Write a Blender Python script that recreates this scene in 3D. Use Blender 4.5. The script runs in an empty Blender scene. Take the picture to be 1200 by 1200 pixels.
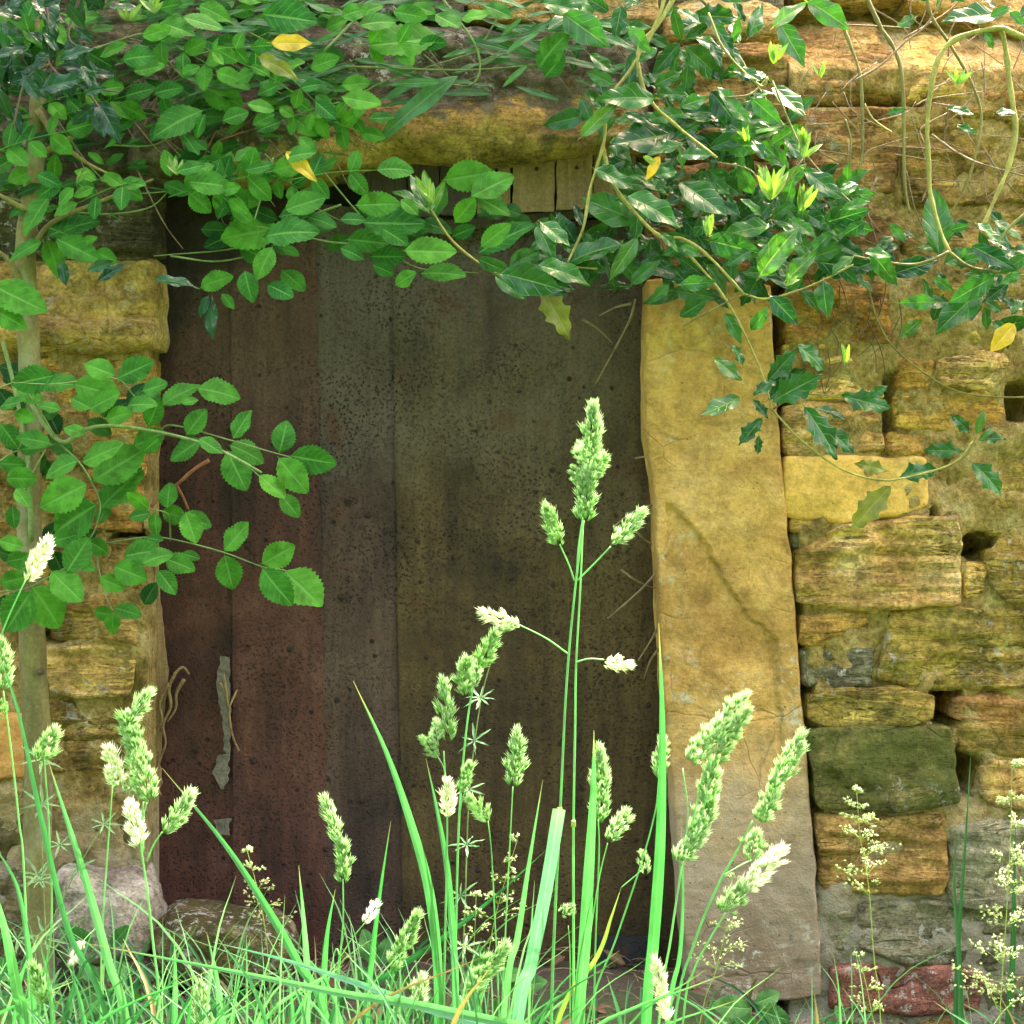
import bpy, math, random
from mathutils import Vector, noise
random.seed(7)
R = random.uniform
scene = bpy.context.scene
COL = scene.collection
CAMD, PXM = 3.0, 0.0015            # camera stands 3 m from the wall; 1.5 mm per photo pixel on the wall plane

def W(px, py, y=0.0):
    d = (CAMD + y) / CAMD * PXM
    return Vector(((px - 600) * d, y, 0.9 + (600 - py) * d))
def M(px, y=0.0):                   # a length in pixels -> metres at that depth
    return px * PXM * (CAMD + y) / CAMD
def ground_z(x, y):
    t = max(0.0, min(1.0, (y + 0.75) / 0.8))
    t = t * t * (3 - 2 * t)
    f = max(0.0, min(1.0, (x - .25) / .3)); w = .085 * (1 - f) - .02 * f
    return w * t - 0.03 * (1 - t) + 0.012 * noise.noise((x * 7, y * 7, 3.1))

# ------------------------------------------------------------------ meshes
class MB:
    def __init__(s): s.v, s.f, s.a = [], [], []
    def add(s, vs, fs, attrs=None):
        o = len(s.v)
        s.v.extend(vs); s.f.extend([tuple(i + o for i in f) for f in fs])
        s.a.extend(attrs if attrs else [(0, 0, 0)] * len(vs))
    def build(s, name, mat, parent=None, smooth=True):
        loc = parent_world(parent)
        me = bpy.data.meshes.new(name)
        me.from_pydata([tuple(Vector(v) - loc) for v in s.v], [], s.f)
        at = me.attributes.new('luv', 'FLOAT_VECTOR', 'POINT')
        at.data.foreach_set('vector', [c for a in s.a for c in a])
        if smooth: me.polygons.foreach_set('use_smooth', [True] * len(me.polygons))
        me.materials.append(mat); me.update()
        o = bpy.data.objects.new(name, me); COL.objects.link(o)
        if parent: o.parent = parent
        return o
def parent_world(p):
    l = Vector((0, 0, 0))
    while p: l += p.location; p = p.parent
    return l
def tag(o, label=None, cat=None, group=None, kind=None):
    if label: o['label'] = label
    if cat: o['category'] = cat
    if group: o['group'] = group
    if kind: o['kind'] = kind
    return o
def thing(name, loc, label, cat, group=None):
    o = bpy.data.objects.new(name, None); COL.objects.link(o)
    o.location = loc; o.empty_display_size = .05
    return tag(o, label, cat, group)

def smooth_path(P, n=6):
    P = [Vector(p) for p in P]
    if len(P) < 3:
        return [P[0].lerp(P[-1], i / n) for i in range(n + 1)]
    Q = [P[0] * 2 - P[1]] + P + [P[-1] * 2 - P[-2]]
    out = []
    for i in range(1, len(Q) - 2):
        a, b, c, d = Q[i - 1], Q[i], Q[i + 1], Q[i + 2]
        for k in range(n):
            t = k / n
            out.append(0.5 * ((2 * b) + (c - a) * t + (2 * a - 5 * b + 4 * c - d) * t * t + (3 * b - a - 3 * c + d) * t ** 3))
    out.append(P[-1]); return out

def tube(mb, P, r0, r1=None, n=6, sides=6, bump=0.0, rnd=0.0):
    P = smooth_path(P, n); r1 = r0 if r1 is None else r1
    L = len(P); vs, fs, at = [], [], []
    up = Vector((0.3, -1, 0.2)).normalized()
    for i, p in enumerate(P):
        d = (P[min(i + 1, L - 1)] - P[max(i - 1, 0)])
        d = d.normalized() if d.length > 1e-9 else Vector((0, 0, 1))
        a = up.cross(d)
        if a.length < 1e-3: a = Vector((1, 0, 0)).cross(d)
        a.normalize(); b = d.cross(a)
        r = r0 + (r1 - r0) * i / (L - 1)
        if bump: r *= 1 + bump * noise.noise(p * 40)
        for k in range(sides):
            t = 2 * math.pi * k / sides
            vs.append(p + (a * math.cos(t) + b * math.sin(t)) * r); at.append((0, i / (L - 1), rnd))
    for i in range(L - 1):
        for k in range(sides):
            k2 = (k + 1) % sides
            fs.append((i * sides + k, i * sides + k2, (i + 1) * sides + k2, (i + 1) * sides + k))
    fs.append(tuple(range(sides))[::-1]); fs.append(tuple((L - 1) * sides + k for k in range(sides)))
    mb.add(vs, fs, at)

def leaf(mb, b, t, kind='rose', wf=1.0, rnd=None, nrm=None, curl=None, stalk=0.10):
    b, t = Vector(b), Vector(t); d = t - b; L = d.length; d = d / L
    rnd = random.random() if rnd is None else rnd
    if nrm is None: nrm = Vector((R(-.55, .55), -1, R(-.15, .9)))
    nrm = Vector(nrm); nrm = (nrm - d * nrm.dot(d)).normalized(); s = d.cross(nrm).normalized()
    curl = R(-.08, .30) if curl is None else curl
    cols = (-1, -.62, -.3, -.07, .07, .3, .62, 1)
    if kind == 'rose': nv, hw, fold = 22, 0.345, .27
    elif kind == 'holly': nv, hw, fold = 18, 0.22, .4
    elif kind == 'entire': nv, hw, fold = 14, 0.185, .45
    elif kind == 'shoot': nv, hw, fold = 8, 0.125, .6
    else: nv, hw, fold = 9, 0.07, .3           # lance
    hw *= wf; ph = R(0, 6); wav = R(.03, .07) if kind == 'holly' else (R(.02, .05) if kind == 'entire' else R(.01, .035))
    tw = R(-.35, .35)
    vs, fs, at, rows = [], [], [], []
    if stalk: rows += [(-stalk, 0)]
    for i in range(nv + 1): rows.append((i / nv, 1))
    for v, body in rows:
        if not body: w = .016
        elif kind == 'rose':
            w = max(0.02, math.sin(math.pi * min(1, v) ** .88)) ** .72 if 0 < v < 1 else .03
            k = int(round(v * nv)); 
            if 1 < k < nv: w *= 1.04 if k % 2 else .9
        elif kind == 'holly':
            w = max(0.0, math.sin(math.pi * v ** .95)) ** .85 if 0 < v < 1 else .03
            if 2 < v * nv < nv - 1:
                q = (v * 4.2 + .1) % 1.0; w *= .80 + .42 * max(0, 1 - abs(q - .5) * 3.4)
            if v > .86: w *= .8
        elif kind == 'shoot': w = math.sin(math.pi * v ** .8) ** .8 if 0 < v < 1 else .04
        elif kind == 'entire':
            w = math.sin(math.pi * v ** .82) ** .85 * (1 + .07 * math.sin(v * 15 + ph)) if 0 < v < 1 else .02
            if v > .8: w *= 1 - (v - .8) * 1.5
        else: w = math.sin(math.pi * v ** .85) ** .7 if 0 < v < 1 else .03
        vv = max(v, -.2)
        c = b + d * (vv * L * (1 - .12 * abs(curl))) - nrm * (curl * L * (vv * vv - .15 * vv))
        ang = tw * vv; s2 = s * math.cos(ang) + nrm * math.sin(ang)
        n2 = nrm * math.cos(ang) - s * math.sin(ang)
        for u in cols:
            tooth = 0
            x = u * w * hw * L
            z = fold * abs(x) * (1 - .5 * abs(u)) + (wav * L * math.sin(v * 13 + ph + (0 if u > 0 else 1.5)) * abs(u) ** 2 if body else 0)
            fw = -0.0 if kind != 'rose' else .03 * L * abs(u) ** 3
            vs.append(c + s2 * x + n2 * z + d * fw); at.append((u, v, rnd))
    nc = len(cols)
    for i in range(len(rows) - 1):
        for k in range(nc - 1):
            fs.append((i * nc + k, i * nc + k + 1, (i + 1) * nc + k + 1, (i + 1) * nc + k))
    mb.add(vs, fs, at)

def blade(mb, P, w, rnd=None, n=7, vfold=.35, blunt=False, taper=.55, face=.5):
    P = smooth_path(P, n); L = len(P); rnd = random.random() if rnd is None else rnd
    vs, fs, at = [], [], []
    turn = R(-face, face)
    for i, p in enumerate(P):
        v = i / (L - 1)
        d = (P[min(i + 1, L - 1)] - P[max(i - 1, 0)]).normalized()
        fv = Vector((math.sin(turn + v * face * 1.6), -math.cos(turn + v * face * 1.6), .1))
        s = d.cross(fv).normalized(); n_ = s.cross(d)
        hw = w * .5 * ((1 - max(0, (v - taper) / (1 - taper)) ** 1.6) if not blunt else 1.0) * (.75 + .25 * min(1, v * 3))
        hw = max(hw, w * .02)
        for u in (-1, -.5, 0, .5, 1):
            vs.append(p + s * (u * hw) + n_ * (vfold * hw * (abs(u) - .5))); at.append((u, v, rnd))
    for i in range(L - 1):
        for k in range(4):
            fs.append((i * 5 + k, i * 5 + k + 1, (i + 1) * 5 + k + 1, (i + 1) * 5 + k))
    mb.add(vs, fs, at)

LENS_F = [(0, 1, 2), (0, 2, 3), (0, 3, 4), (0, 4, 1), (5, 2, 1), (5, 3, 2), (5, 4, 3), (5, 1, 4)]
def lens(mb, p, d, s, n, l, w, rnd, h=None):
    c = p + d * (l * .38); h = w * .6 if h is None else h
    vs = [p, c + s * w, c + n * h, c - s * w, c - n * h, p + d * l]
    mb.add(vs, LENS_F, [(0, 0, rnd)] + [(0, .38, rnd)] * 4 + [(0, 1, rnd)])
def frame(d):
    d = d.normalized(); a = d.cross(Vector((0.21, 1, .13)))
    if a.length < .05: a = d.cross(Vector((1, 0, 0)))
    a.normalize(); return d, a, d.cross(a)

def seed_cluster(mb, b, t, width, dens=1.0, tipwhite=0.0, sl=None):
    """one dense tuft of overlapping pointed spikelets between b and t"""
    ax = t - b; L = ax.length; d, a, c = frame(ax)
    sl = sl or min(.0115, max(.007, L * .24))
    n = max(14, int(2.1 * dens * (L / .0021) * (.5 + width / .022)))
    bend = (a * R(-.12, .12) + c * R(-.12, .12)) * L
    side0 = R(0, 6.28)
    for i in range(n):
        v = (i + R(0, 1)) / n
        env = math.sin(math.pi * min(1, .16 + v * .86)) ** .8
        lob = .72 + .28 * math.sin(v * 17 + side0)
        an = R(0, 6.283)
        rad = a * math.cos(an) + c * math.sin(an)
        p = b + d * (v * (L - sl * .75)) + bend * (v * v - v) + rad * (width * .47 * env * lob * R(.35, .8))
        sp = (d + rad * R(.3, .85) * (1 - .4 * v) + Vector((0, 0, R(-.08, .08)))).normalized()
        sd, sa, sc = frame(sp)
        l = sl * R(.8, 1.15)
        for k in (-1.5, -.5, .5, 1.5):
            q = (sd + sa * .17 * k + sc * R(-.16, .16)).normalized()
            qd, qa, qc = frame(q)
            lens(mb, p + sd * l * (.12 + .1 * (abs(k) < 1)), qd, qa, qc, l * R(.8, 1.25), l * .044, min(1, max(0, tipwhite + R(-.15, .3))))

# ------------------------------------------------------------------ materials
class NT:
    def __init__(s, name):
        s.m = bpy.data.materials.new(name); s.m.use_nodes = True; s.t = s.m.node_tree; s.t.nodes.clear()
        s.out = s.t.nodes.new('ShaderNodeOutputMaterial')
    def n(s, typ, ins=None, **props):
        o = s.t.nodes.new('ShaderNode' + typ)
        for k, v in props.items(): setattr(o, k, v)
        for k, v in (ins or {}).items(): s.set(o.inputs[k], v)
        return o
    def set(s, sock, v):
        if isinstance(v, bpy.types.Node): v = v.outputs[0]
        if isinstance(v, bpy.types.NodeSocket): s.t.links.new(v, sock)
        else:
            if isinstance(v, tuple) and len(v) == 3 and sock.type == 'RGBA': v = v + (1,)
            sock.default_value = v
    def math(s, op, a, b=0.0, clamp=False):
        return s.n('Math', {0: a, 1: b}, operation=op, use_clamp=clamp)
    def mix(s, f, a, b, blend='MIX'):
        o = s.n('Mix', data_type='RGBA', blend_type=blend)
        s.set(o.inputs[0], f); s.set(o.inputs[6], a); s.set(o.inputs[7], b)
        return o.outputs[2]
    def ramp(s, f, stops, interp='LINEAR'):
        o = s.n('ValToRGB', {0: f}); cr = o.color_ramp; cr.interpolation = interp
        while len(cr.elements) < len(stops): cr.elements.new(.5)
        for e, (p, c) in zip(cr.elements, stops):
            e.position = p; e.color = (c, c, c, 1) if not isinstance(c, tuple) else c + (1,)
        return o.outputs[0]
    def noise(s, vec, scale, detail=6, rough=.6, dist=0.0):
        return s.n('TexNoise', {'Vector': vec, 'Scale': scale, 'Detail': detail, 'Roughness': rough, 'Distortion': dist}).outputs[0]
    def pos(s, sc=(1, 1, 1)):
        g = s.n('NewGeometry')
        return s.n('Mapping', {'Vector': g.outputs['Position'], 'Scale': sc}).outputs[0]
    def bump(s, h, strength=.6, dist=.01, nrm=None):
        i = {'Height': h, 'Strength': strength, 'Distance': dist}
        if nrm: i['Normal'] = nrm
        return s.n('Bump', i).outputs[0]
    def done(s, shader):
        s.t.links.new(shader.outputs[0] if isinstance(shader, bpy.types.Node) else shader, s.out.inputs[0]); return s.m

def stone_mat(name, c0, c1, c2, moss=0.0, mosscol=(.07, .075, .012), lich=0.0, layer=1.0, crack=.2, bump=1.0, grime=.5, grey=None, crust=None, blotch=.75, tone=1.0, fine=1.0):
    t = NT(name)
    rnd = t.n('ObjectInfo').outputs['Random']
    P = t.pos((1, 1, 1)); PL = t.pos((.55, .8, 3.6))
    warp = t.n('VectorMath', {0: P, 1: t.n('VectorMath', {0: t.n('TexNoise', {'Vector': P, 'Scale': 6.0, 'Detail': 3}).outputs[1], 1: (.06, .06, .06)}, operation='MULTIPLY').outputs[0]}, operation='ADD').outputs[0]
    A = t.noise(P, 7, 9, .68); F = t.noise(P, 150, 5, .7); G = t.noise(P, 38, 6, .65)
    Lr = t.noise(PL, 13, 7, .62, .4)
    col = t.ramp(t.math('ADD', t.math('MULTIPLY', A, .72), t.math('MULTIPLY', G, .28)), [(.36, c0), (.5, c1), (.63, c2)])
    col = t.mix(fine, col, t.ramp(F, [(.3, .5), (.5, 1.0), (.7, 1.4)]), 'MULTIPLY')
    lay = t.ramp(Lr, [(.30, .35), (.42, .95), (.5, 1.08), (.56, .8), (.62, 1.1)])
    col = t.mix(layer * .75, col, lay, 'MULTIPLY')
    cv = t.math('ABSOLUTE', t.math('SUBTRACT', t.math('FRACT', t.math('MULTIPLY', Lr, 9.0)), .5))
    cv = t.math('MULTIPLY', t.ramp(cv, [(.0, 1.0), (.07, .35), (.16, 0.0)]), t.ramp(t.noise(P, 9, 5, .7), [(.47, 0.0), (.60, 1.0)]))
    cv = t.math('MULTIPLY', cv, min(1.0, layer))
    col = t.mix(t.math('MULTIPLY', cv, .85), col, (.03, .02, .008))
    blot = t.ramp(t.noise(P, 20, 7, .72, .5), [(.40, .52), (.5, 1.0), (.62, 1.22)])
    col = t.mix(blotch, col, blot, 'MULTIPLY')
    hsv = t.n('HueSaturation', {'Color': col, 'Hue': t.math('ADD', t.math('MULTIPLY', rnd, .024), .488), 'Value': t.math('ADD', t.math('MULTIPLY', rnd, .4), .8), 'Saturation': 1.0})
    col = hsv.outputs[0]
    col = t.mix(1.0, col, (1.38 * tone, 1.29 * tone, 1.15 * tone), 'MULTIPLY')
    if grey:                                   # splash-washed, greyer foot of the stone
        z = t.n('SeparateXYZ', {0: P}).outputs[2]
        g = t.math('ADD', t.math('MULTIPLY', z, -1.6), t.math('ADD', t.math('MULTIPLY', A, .9), .72))
        col = t.mix(t.ramp(g, [(.25, 0.0), (.75, .85)]), col, grey)
    if crust:
        z = t.n('SeparateXYZ', {0: P}).outputs[2]
        g = t.math('ADD', t.math('MULTIPLY', t.math('SUBTRACT', z, crust), 14.0), t.math('MULTIPLY', t.math('SUBTRACT', G, .5), 3.0))
        g = t.math('ADD', g, t.math('MULTIPLY', t.math('SUBTRACT', A, .5), 4.0))
        x_ = t.n('SeparateXYZ', {0: P}).outputs[0]
        g = t.math('ADD', g, t.math('MAXIMUM', 0.0, t.math('MULTIPLY', t.math('SUBTRACT', -.30, x_), 7.0)))
        col = t.mix(t.ramp(g, [(.2, 0.0), (.7, .92)]), col, t.mix(t.ramp(G, [(.42, 0.0), (.66, 1.0)]), (.05, .045, .028), (.20, .18, .12)))
    gm = t.ramp(t.noise(P, 3.7, 7, .7, .6), [(.45, 0.0), (.62, 1.0)])
    col = t.mix(t.math('MULTIPLY', gm, grime), col, t.mix(1.0, col, (.42, .36, .28), 'MULTIPLY'))
    if moss:
        mf = t.ramp(t.math('ADD', t.math('MULTIPLY', t.noise(P, 5.5, 6, .7), .75), t.math('MULTIPLY', G, .25)), [(.64 - .28 * moss, 0.0), (.74 - .28 * moss, 1.0)])
        col = t.mix(t.math('MULTIPLY', mf, .85), col, t.mix(F, tuple(c * .5 for c in mosscol), tuple(c * 1.6 for c in mosscol)))
    if lich:
        lf = t.math('MULTIPLY', t.ramp(t.noise(P, 55, 6, .75), [(.55, 0.0), (.6, 1.0)]), t.ramp(t.noise(P, 4.3, 4, .6), [(.62 - .2 * lich, 0.0), (.7 - .15 * lich, 1.0)]))
        col = t.mix(lf, col, (.46, .46, .36))
    V = t.n('TexVoronoi', {'Vector': warp, 'Scale': 9.0, 'Randomness': 1.0}, feature='DISTANCE_TO_EDGE').outputs[0]
    ck = t.math('MULTIPLY', t.ramp(V, [(0.0, 1.0), (.018, 0.0)]), t.ramp(t.noise(P, 5, 3), [(.5, 0.0), (.58, 1.0)]))
    col = t.mix(t.math('MULTIPLY', ck, crack), col, (.025, .018, .01))
    pit = t.ramp(t.n('TexVoronoi', {'Vector': P, 'Scale': 75.0}).outputs[0], [(.06, 1.0), (.16, 0.0)])
    pit = t.math('MULTIPLY', pit, t.ramp(G, [(.5, 0.0), (.6, 1.0)]))
    col = t.mix(t.math('MULTIPLY', pit, .7), col, (.03, .022, .012))
    h = t.math('ADD', t.math('MULTIPLY', A, .9), t.math('MULTIPLY', lay, .55 * layer))
    h = t.math('ADD', h, t.math('MULTIPLY', G, .5)); h = t.math('ADD', h, t.math('MULTIPLY', F, .22))
    h = t.math('SUBTRACT', h, t.math('MULTIPLY', ck, .8 * crack)); h = t.math('SUBTRACT', h, t.math('MULTIPLY', pit, .35)); h = t.math('SUBTRACT', h, t.math('MULTIPLY', cv, .5))
    return t.done(t.n('BsdfPrincipled', {'Base Color': col, 'Roughness': .93, 'Specular IOR Level': .25, 'Normal': t.bump(h, min(1.0, .95 * bump), .024)}))

ST = {
 'gold':  stone_mat('golden_sandstone', (.22, .11, .02), (.46, .28, .065), (.64, .45, .15), moss=.25, lich=.45),
 'pale':  stone_mat('pale_sandstone', (.34, .21, .06), (.56, .39, .13), (.70, .55, .26), moss=.25, lich=.5),
 'olive': stone_mat('olive_sandstone', (.16, .11, .025), (.32, .235, .055), (.46, .36, .11), moss=.4, lich=.4),
 'green': stone_mat('green_mossy_sandstone', (.07, .075, .022), (.125, .125, .035), (.20, .19, .06), moss=.6, mosscol=(.085, .1, .02), lich=.3, layer=.35, crack=.3),
 'brown': stone_mat('brown_sandstone', (.18, .105, .033), (.34, .215, .07), (.48, .345, .14), moss=.3, lich=.4),
 'grey':  stone_mat('grey_sandstone', (.12, .12, .075), (.21, .21, .13), (.34, .34, .23), moss=.35, lich=.6, layer=.6),
 'orange': stone_mat('orange_sandstone', (.30, .16, .045), (.48, .28, .08), (.62, .44, .18), lich=.3),
 'brick': stone_mat('red_brick', (.16, .07, .05), (.26, .12, .09), (.38, .21, .16), lich=.7, layer=.4, crack=.4),
 'smooth': stone_mat('smooth_ochre_sandstone', (.36, .205, .055), (.46, .28, .085), (.55, .36, .14), layer=.25, lich=.1, bump=.45, crack=.1, grime=.25, blotch=.4, fine=.5),
 'jamb':  stone_mat('dressed_ochre_sandstone', (.34, .205, .066), (.45, .28, .094), (.54, .37, .16), layer=.18, lich=.4, bump=.55, crack=.25, grime=.6, grey=(.33, .28, .21), blotch=.55, tone=.82, fine=.5),
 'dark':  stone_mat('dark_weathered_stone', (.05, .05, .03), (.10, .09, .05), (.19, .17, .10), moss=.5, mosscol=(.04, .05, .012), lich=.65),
 'moss':  stone_mat('moss_covered_stone', (.06, .05, .022), (.12, .10, .04), (.26, .24, .17), moss=.7, mosscol=(.055, .055, .012), lich=.8, layer=.3),
 'white': stone_mat('whitish_lichened_stone', (.25, .24, .19), (.42, .41, .34), (.58, .57, .49), moss=.42, mosscol=(.06, .055, .016), lich=.3, layer=.2),
 'block': stone_mat('lichened_golden_block', (.17, .105, .03), (.33, .22, .07), (.47, .36, .15), moss=.2, lich=.75, layer=.4),
 'lintel': stone_mat('weathered_lintel_stone', (.15, .095, .03), (.29, .195, .06), (.42, .31, .11), moss=.35, mosscol=(.06, .055, .02), lich=.55, layer=.5, crack=.15, crust=1.575),
}
def mortar_mat():
    t = NT('lime_mortar'); P = t.pos()
    A = t.noise(P, 14, 8, .7); F = t.noise(P, 120, 4, .7)
    col = t.ramp(A, [(.35, (.17, .11, .03)), (.5, (.40, .28, .09)), (.66, (.56, .44, .20))])
    col = t.mix(1.0, col, t.ramp(F, [(.3, .5), (.7, 1.35)]), 'MULTIPLY')
    z = t.n('SeparateXYZ', {0: P}).outputs[2]
    col = t.mix(t.ramp(t.math('ADD', t.math('MULTIPLY', z, -1.5), t.math('ADD', A, .45)), [(.3, 0.0), (.7, .8)]), col, (.30, .29, .23))
    h = t.math('ADD', A, t.math('MULTIPLY', F, .4))
    return t.done(t.n('BsdfPrincipled', {'Base Color': col, 'Roughness': .95, 'Specular IOR Level': .2, 'Normal': t.bump(h, 1.0, .02)}))
MORTAR = mortar_mat()

def door_mat(name, c0, c1, c2, worn=0.0):
    t = NT(name); P = t.pos(); PS = t.pos((5, 1, .7))
    A = t.noise(P, 3.2, 7, .62, .5); S = t.noise(PS, 4.5, 6, .65); F = t.noise(P, 210, 4, .7); G = t.noise(P, 45, 5, .7)
    col = t.ramp(t.math('ADD', t.math('MULTIPLY', A, .6), t.math('MULTIPLY', S, .4)), [(.36, c0), (.5, c1), (.64, c2)])
    if worn:
        z = t.n('SeparateXYZ', {0: P}).outputs[2]
        wf = t.ramp(t.math('ADD', t.math('MULTIPLY', z, .9), t.math('SUBTRACT', A, .85)), [(.42, 0.0), (.75, worn)])
        col = t.mix(wf, col, (.11, .086, .075))
    col = t.mix(1.0, col, t.ramp(F, [(.3, .65), (.7, 1.35)]), 'MULTIPLY')
    drip = t.ramp(t.noise(t.pos((16, 1, .55)), 4, 7, .7, .3), [(.36, .45), (.5, 1.0), (.64, 1.45)])
    col = t.mix(.28, col, drip, 'MULTIPLY')
    rust = t.ramp(t.noise(P, 9, 6, .7, 1.0), [(.56, 0.0), (.7, .7)])
    col = t.mix(rust, col, (.075, .024, .010))
    V = t.n('TexVoronoi', {'Vector': t.n('VectorMath', {0: P, 1: t.n('VectorMath', {0: t.n('TexNoise', {'Vector': P, 'Scale': 60.0}).outputs[1], 1: (.02, .02, .02)}, operation='MULTIPLY').outputs[0]}, operation='ADD').outputs[0], 'Scale': 150.0}).outputs[0]
    mask = t.ramp(t.noise(P, 4.0, 6, .75), [(.40, 0.0), (.60, 1.0)])
    pit = t.math('MULTIPLY', t.ramp(V, [(.26, 1.0), (.42, 0.0)]), t.math('ADD', t.math('MULTIPLY', mask, .85), .15))
    V2 = t.n('TexVoronoi', {'Vector': P, 'Scale': 34.0}).outputs[0]
    big = t.math('MULTIPLY', t.ramp(V2, [(.10, 1.0), (.19, 0.0)]), t.ramp(G, [(.48, 0.0), (.56, 1.0)]))
    dk = t.math('MAXIMUM', pit, big)
    col = t.mix(t.math('MULTIPLY', dk, .86), col, (.005, .0035, .003))
    speck = t.math('MULTIPLY', t.ramp(t.n('TexVoronoi', {'Vector': P, 'Scale': 26.0}).outputs[0], [(.035, 1.0), (.06, 0.0)]), t.ramp(t.noise(P, 12, 3), [(.55, 0.0), (.62, 1.0)]))
    col = t.mix(t.math('MULTIPLY', speck, .8), col, (.16, .13, .09))
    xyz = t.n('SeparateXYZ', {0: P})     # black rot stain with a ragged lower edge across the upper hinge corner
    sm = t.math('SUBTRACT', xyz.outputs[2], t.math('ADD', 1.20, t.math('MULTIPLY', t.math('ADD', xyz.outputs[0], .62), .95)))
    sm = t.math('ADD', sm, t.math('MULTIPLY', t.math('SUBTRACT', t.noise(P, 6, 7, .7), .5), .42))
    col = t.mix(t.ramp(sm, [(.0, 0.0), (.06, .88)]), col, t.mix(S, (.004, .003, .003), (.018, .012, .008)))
    h = t.math('ADD', t.math('MULTIPLY', G, .5), t.math('MULTIPLY', F, .25)); h = t.math('SUBTRACT', h, t.math('MULTIPLY', dk, .8))
    return t.done(t.n('BsdfPrincipled', {'Base Color': col, 'Roughness': t.ramp(G, [(.3, .55), (.7, .8)]), 'Specular IOR Level': .3, 'Normal': t.bump(h, .55, .006)}))
DOOR_RED = door_mat('rusty_maroon_sheet_metal', (.016, .0075, .0055), (.072, .026, .018), (.118, .054, .036), worn=.25)
DOOR_GREY = door_mat('rusty_grey_sheet_metal', (.018, .010, .0075), (.064, .036, .026), (.105, .067, .050), worn=.75)
DOOR_OLIVE = door_mat('rusty_olive_sheet_metal', (.018, .010, .0045), (.068, .042, .014), (.11, .075, .027), worn=.6)
DOOR_BLUE = door_mat('blue_grey_metal_patch', (.02, .02, .023), (.03, .03, .035), (.05, .05, .055))

def wood_mat(name, c0, c1, sc=1.0):
    t = NT(name); P = t.pos((30, 8, 1.6)); Q = t.pos()
    A = t.noise(P, 3 * sc, 6, .65, .8); F = t.noise(Q, 160, 4, .7)
    col = t.mix(A, c0, c1); col = t.mix(1.0, col, t.ramp(F, [(.3, .7), (.7, 1.25)]), 'MULTIPLY')
    return t.done(t.n('BsdfPrincipled', {'Base Color': col, 'Roughness': .88, 'Normal': t.bump(t.math('ADD', A, t.math('MULTIPLY', F, .3)), .7, .006)}))
PLANK = wood_mat('weathered_ochre_wood', (.16, .09, .035), (.44, .30, .14))
DARKWOOD = wood_mat('dark_old_wood', (.03, .02, .013), (.085, .06, .035))
BLACKWOOD = wood_mat('blackened_wood', (.004, .003, .0025), (.014, .010, .007))

def bark_mat(name, c0, c1, scale=26, spots=0.0):
    t = NT(name); P = t.pos((1, 1, .35)); Q = t.pos()
    A = t.noise(P, scale, 7, .65); F = t.noise(Q, 170, 4, .7)
    col = t.mix(t.ramp(A, [(.35, 0.0), (.65, 1.0)]), c0, c1); col = t.mix(1.0, col, t.ramp(F, [(.3, .7), (.7, 1.25)]), 'MULTIPLY')
    if spots:
        z = t.ramp(t.noise(Q, 11, 4), [(.5, 0.0), (.62, spots)]); col = t.mix(z, col, (.33, .36, .22))
    return t.done(t.n('BsdfPrincipled', {'Base Color': col, 'Roughness': .8, 'Normal': t.bump(t.math('ADD', A, t.math('MULTIPLY', F, .3)), .5, .006)}))
BARK = bark_mat('olive_sapling_bark', (.10, .09, .022), (.21, .19, .055), spots=.4)
TWIG = bark_mat('dead_brown_twig', (.14, .09, .045), (.34, .26, .16), 40)
DARKTWIG = bark_mat('dark_twig', (.05, .035, .02), (.13, .10, .05), 40)
REDTWIG = bark_mat('reddish_twig', (.22, .07, .03), (.36, .15, .07), 40)
GREENSTEM = bark_mat('yellow_green_bark', (.20, .19, .035), (.38, .37, .09), 30)
OLIVESTEM = bark_mat('olive_green_bark', (.11, .10, .025), (.24, .22, .06), 30)
GREENCANE = bark_mat('green_cane', (.10, .17, .04), (.2, .30, .09), 30)  # the green of the canes and weed stems themselves

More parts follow.
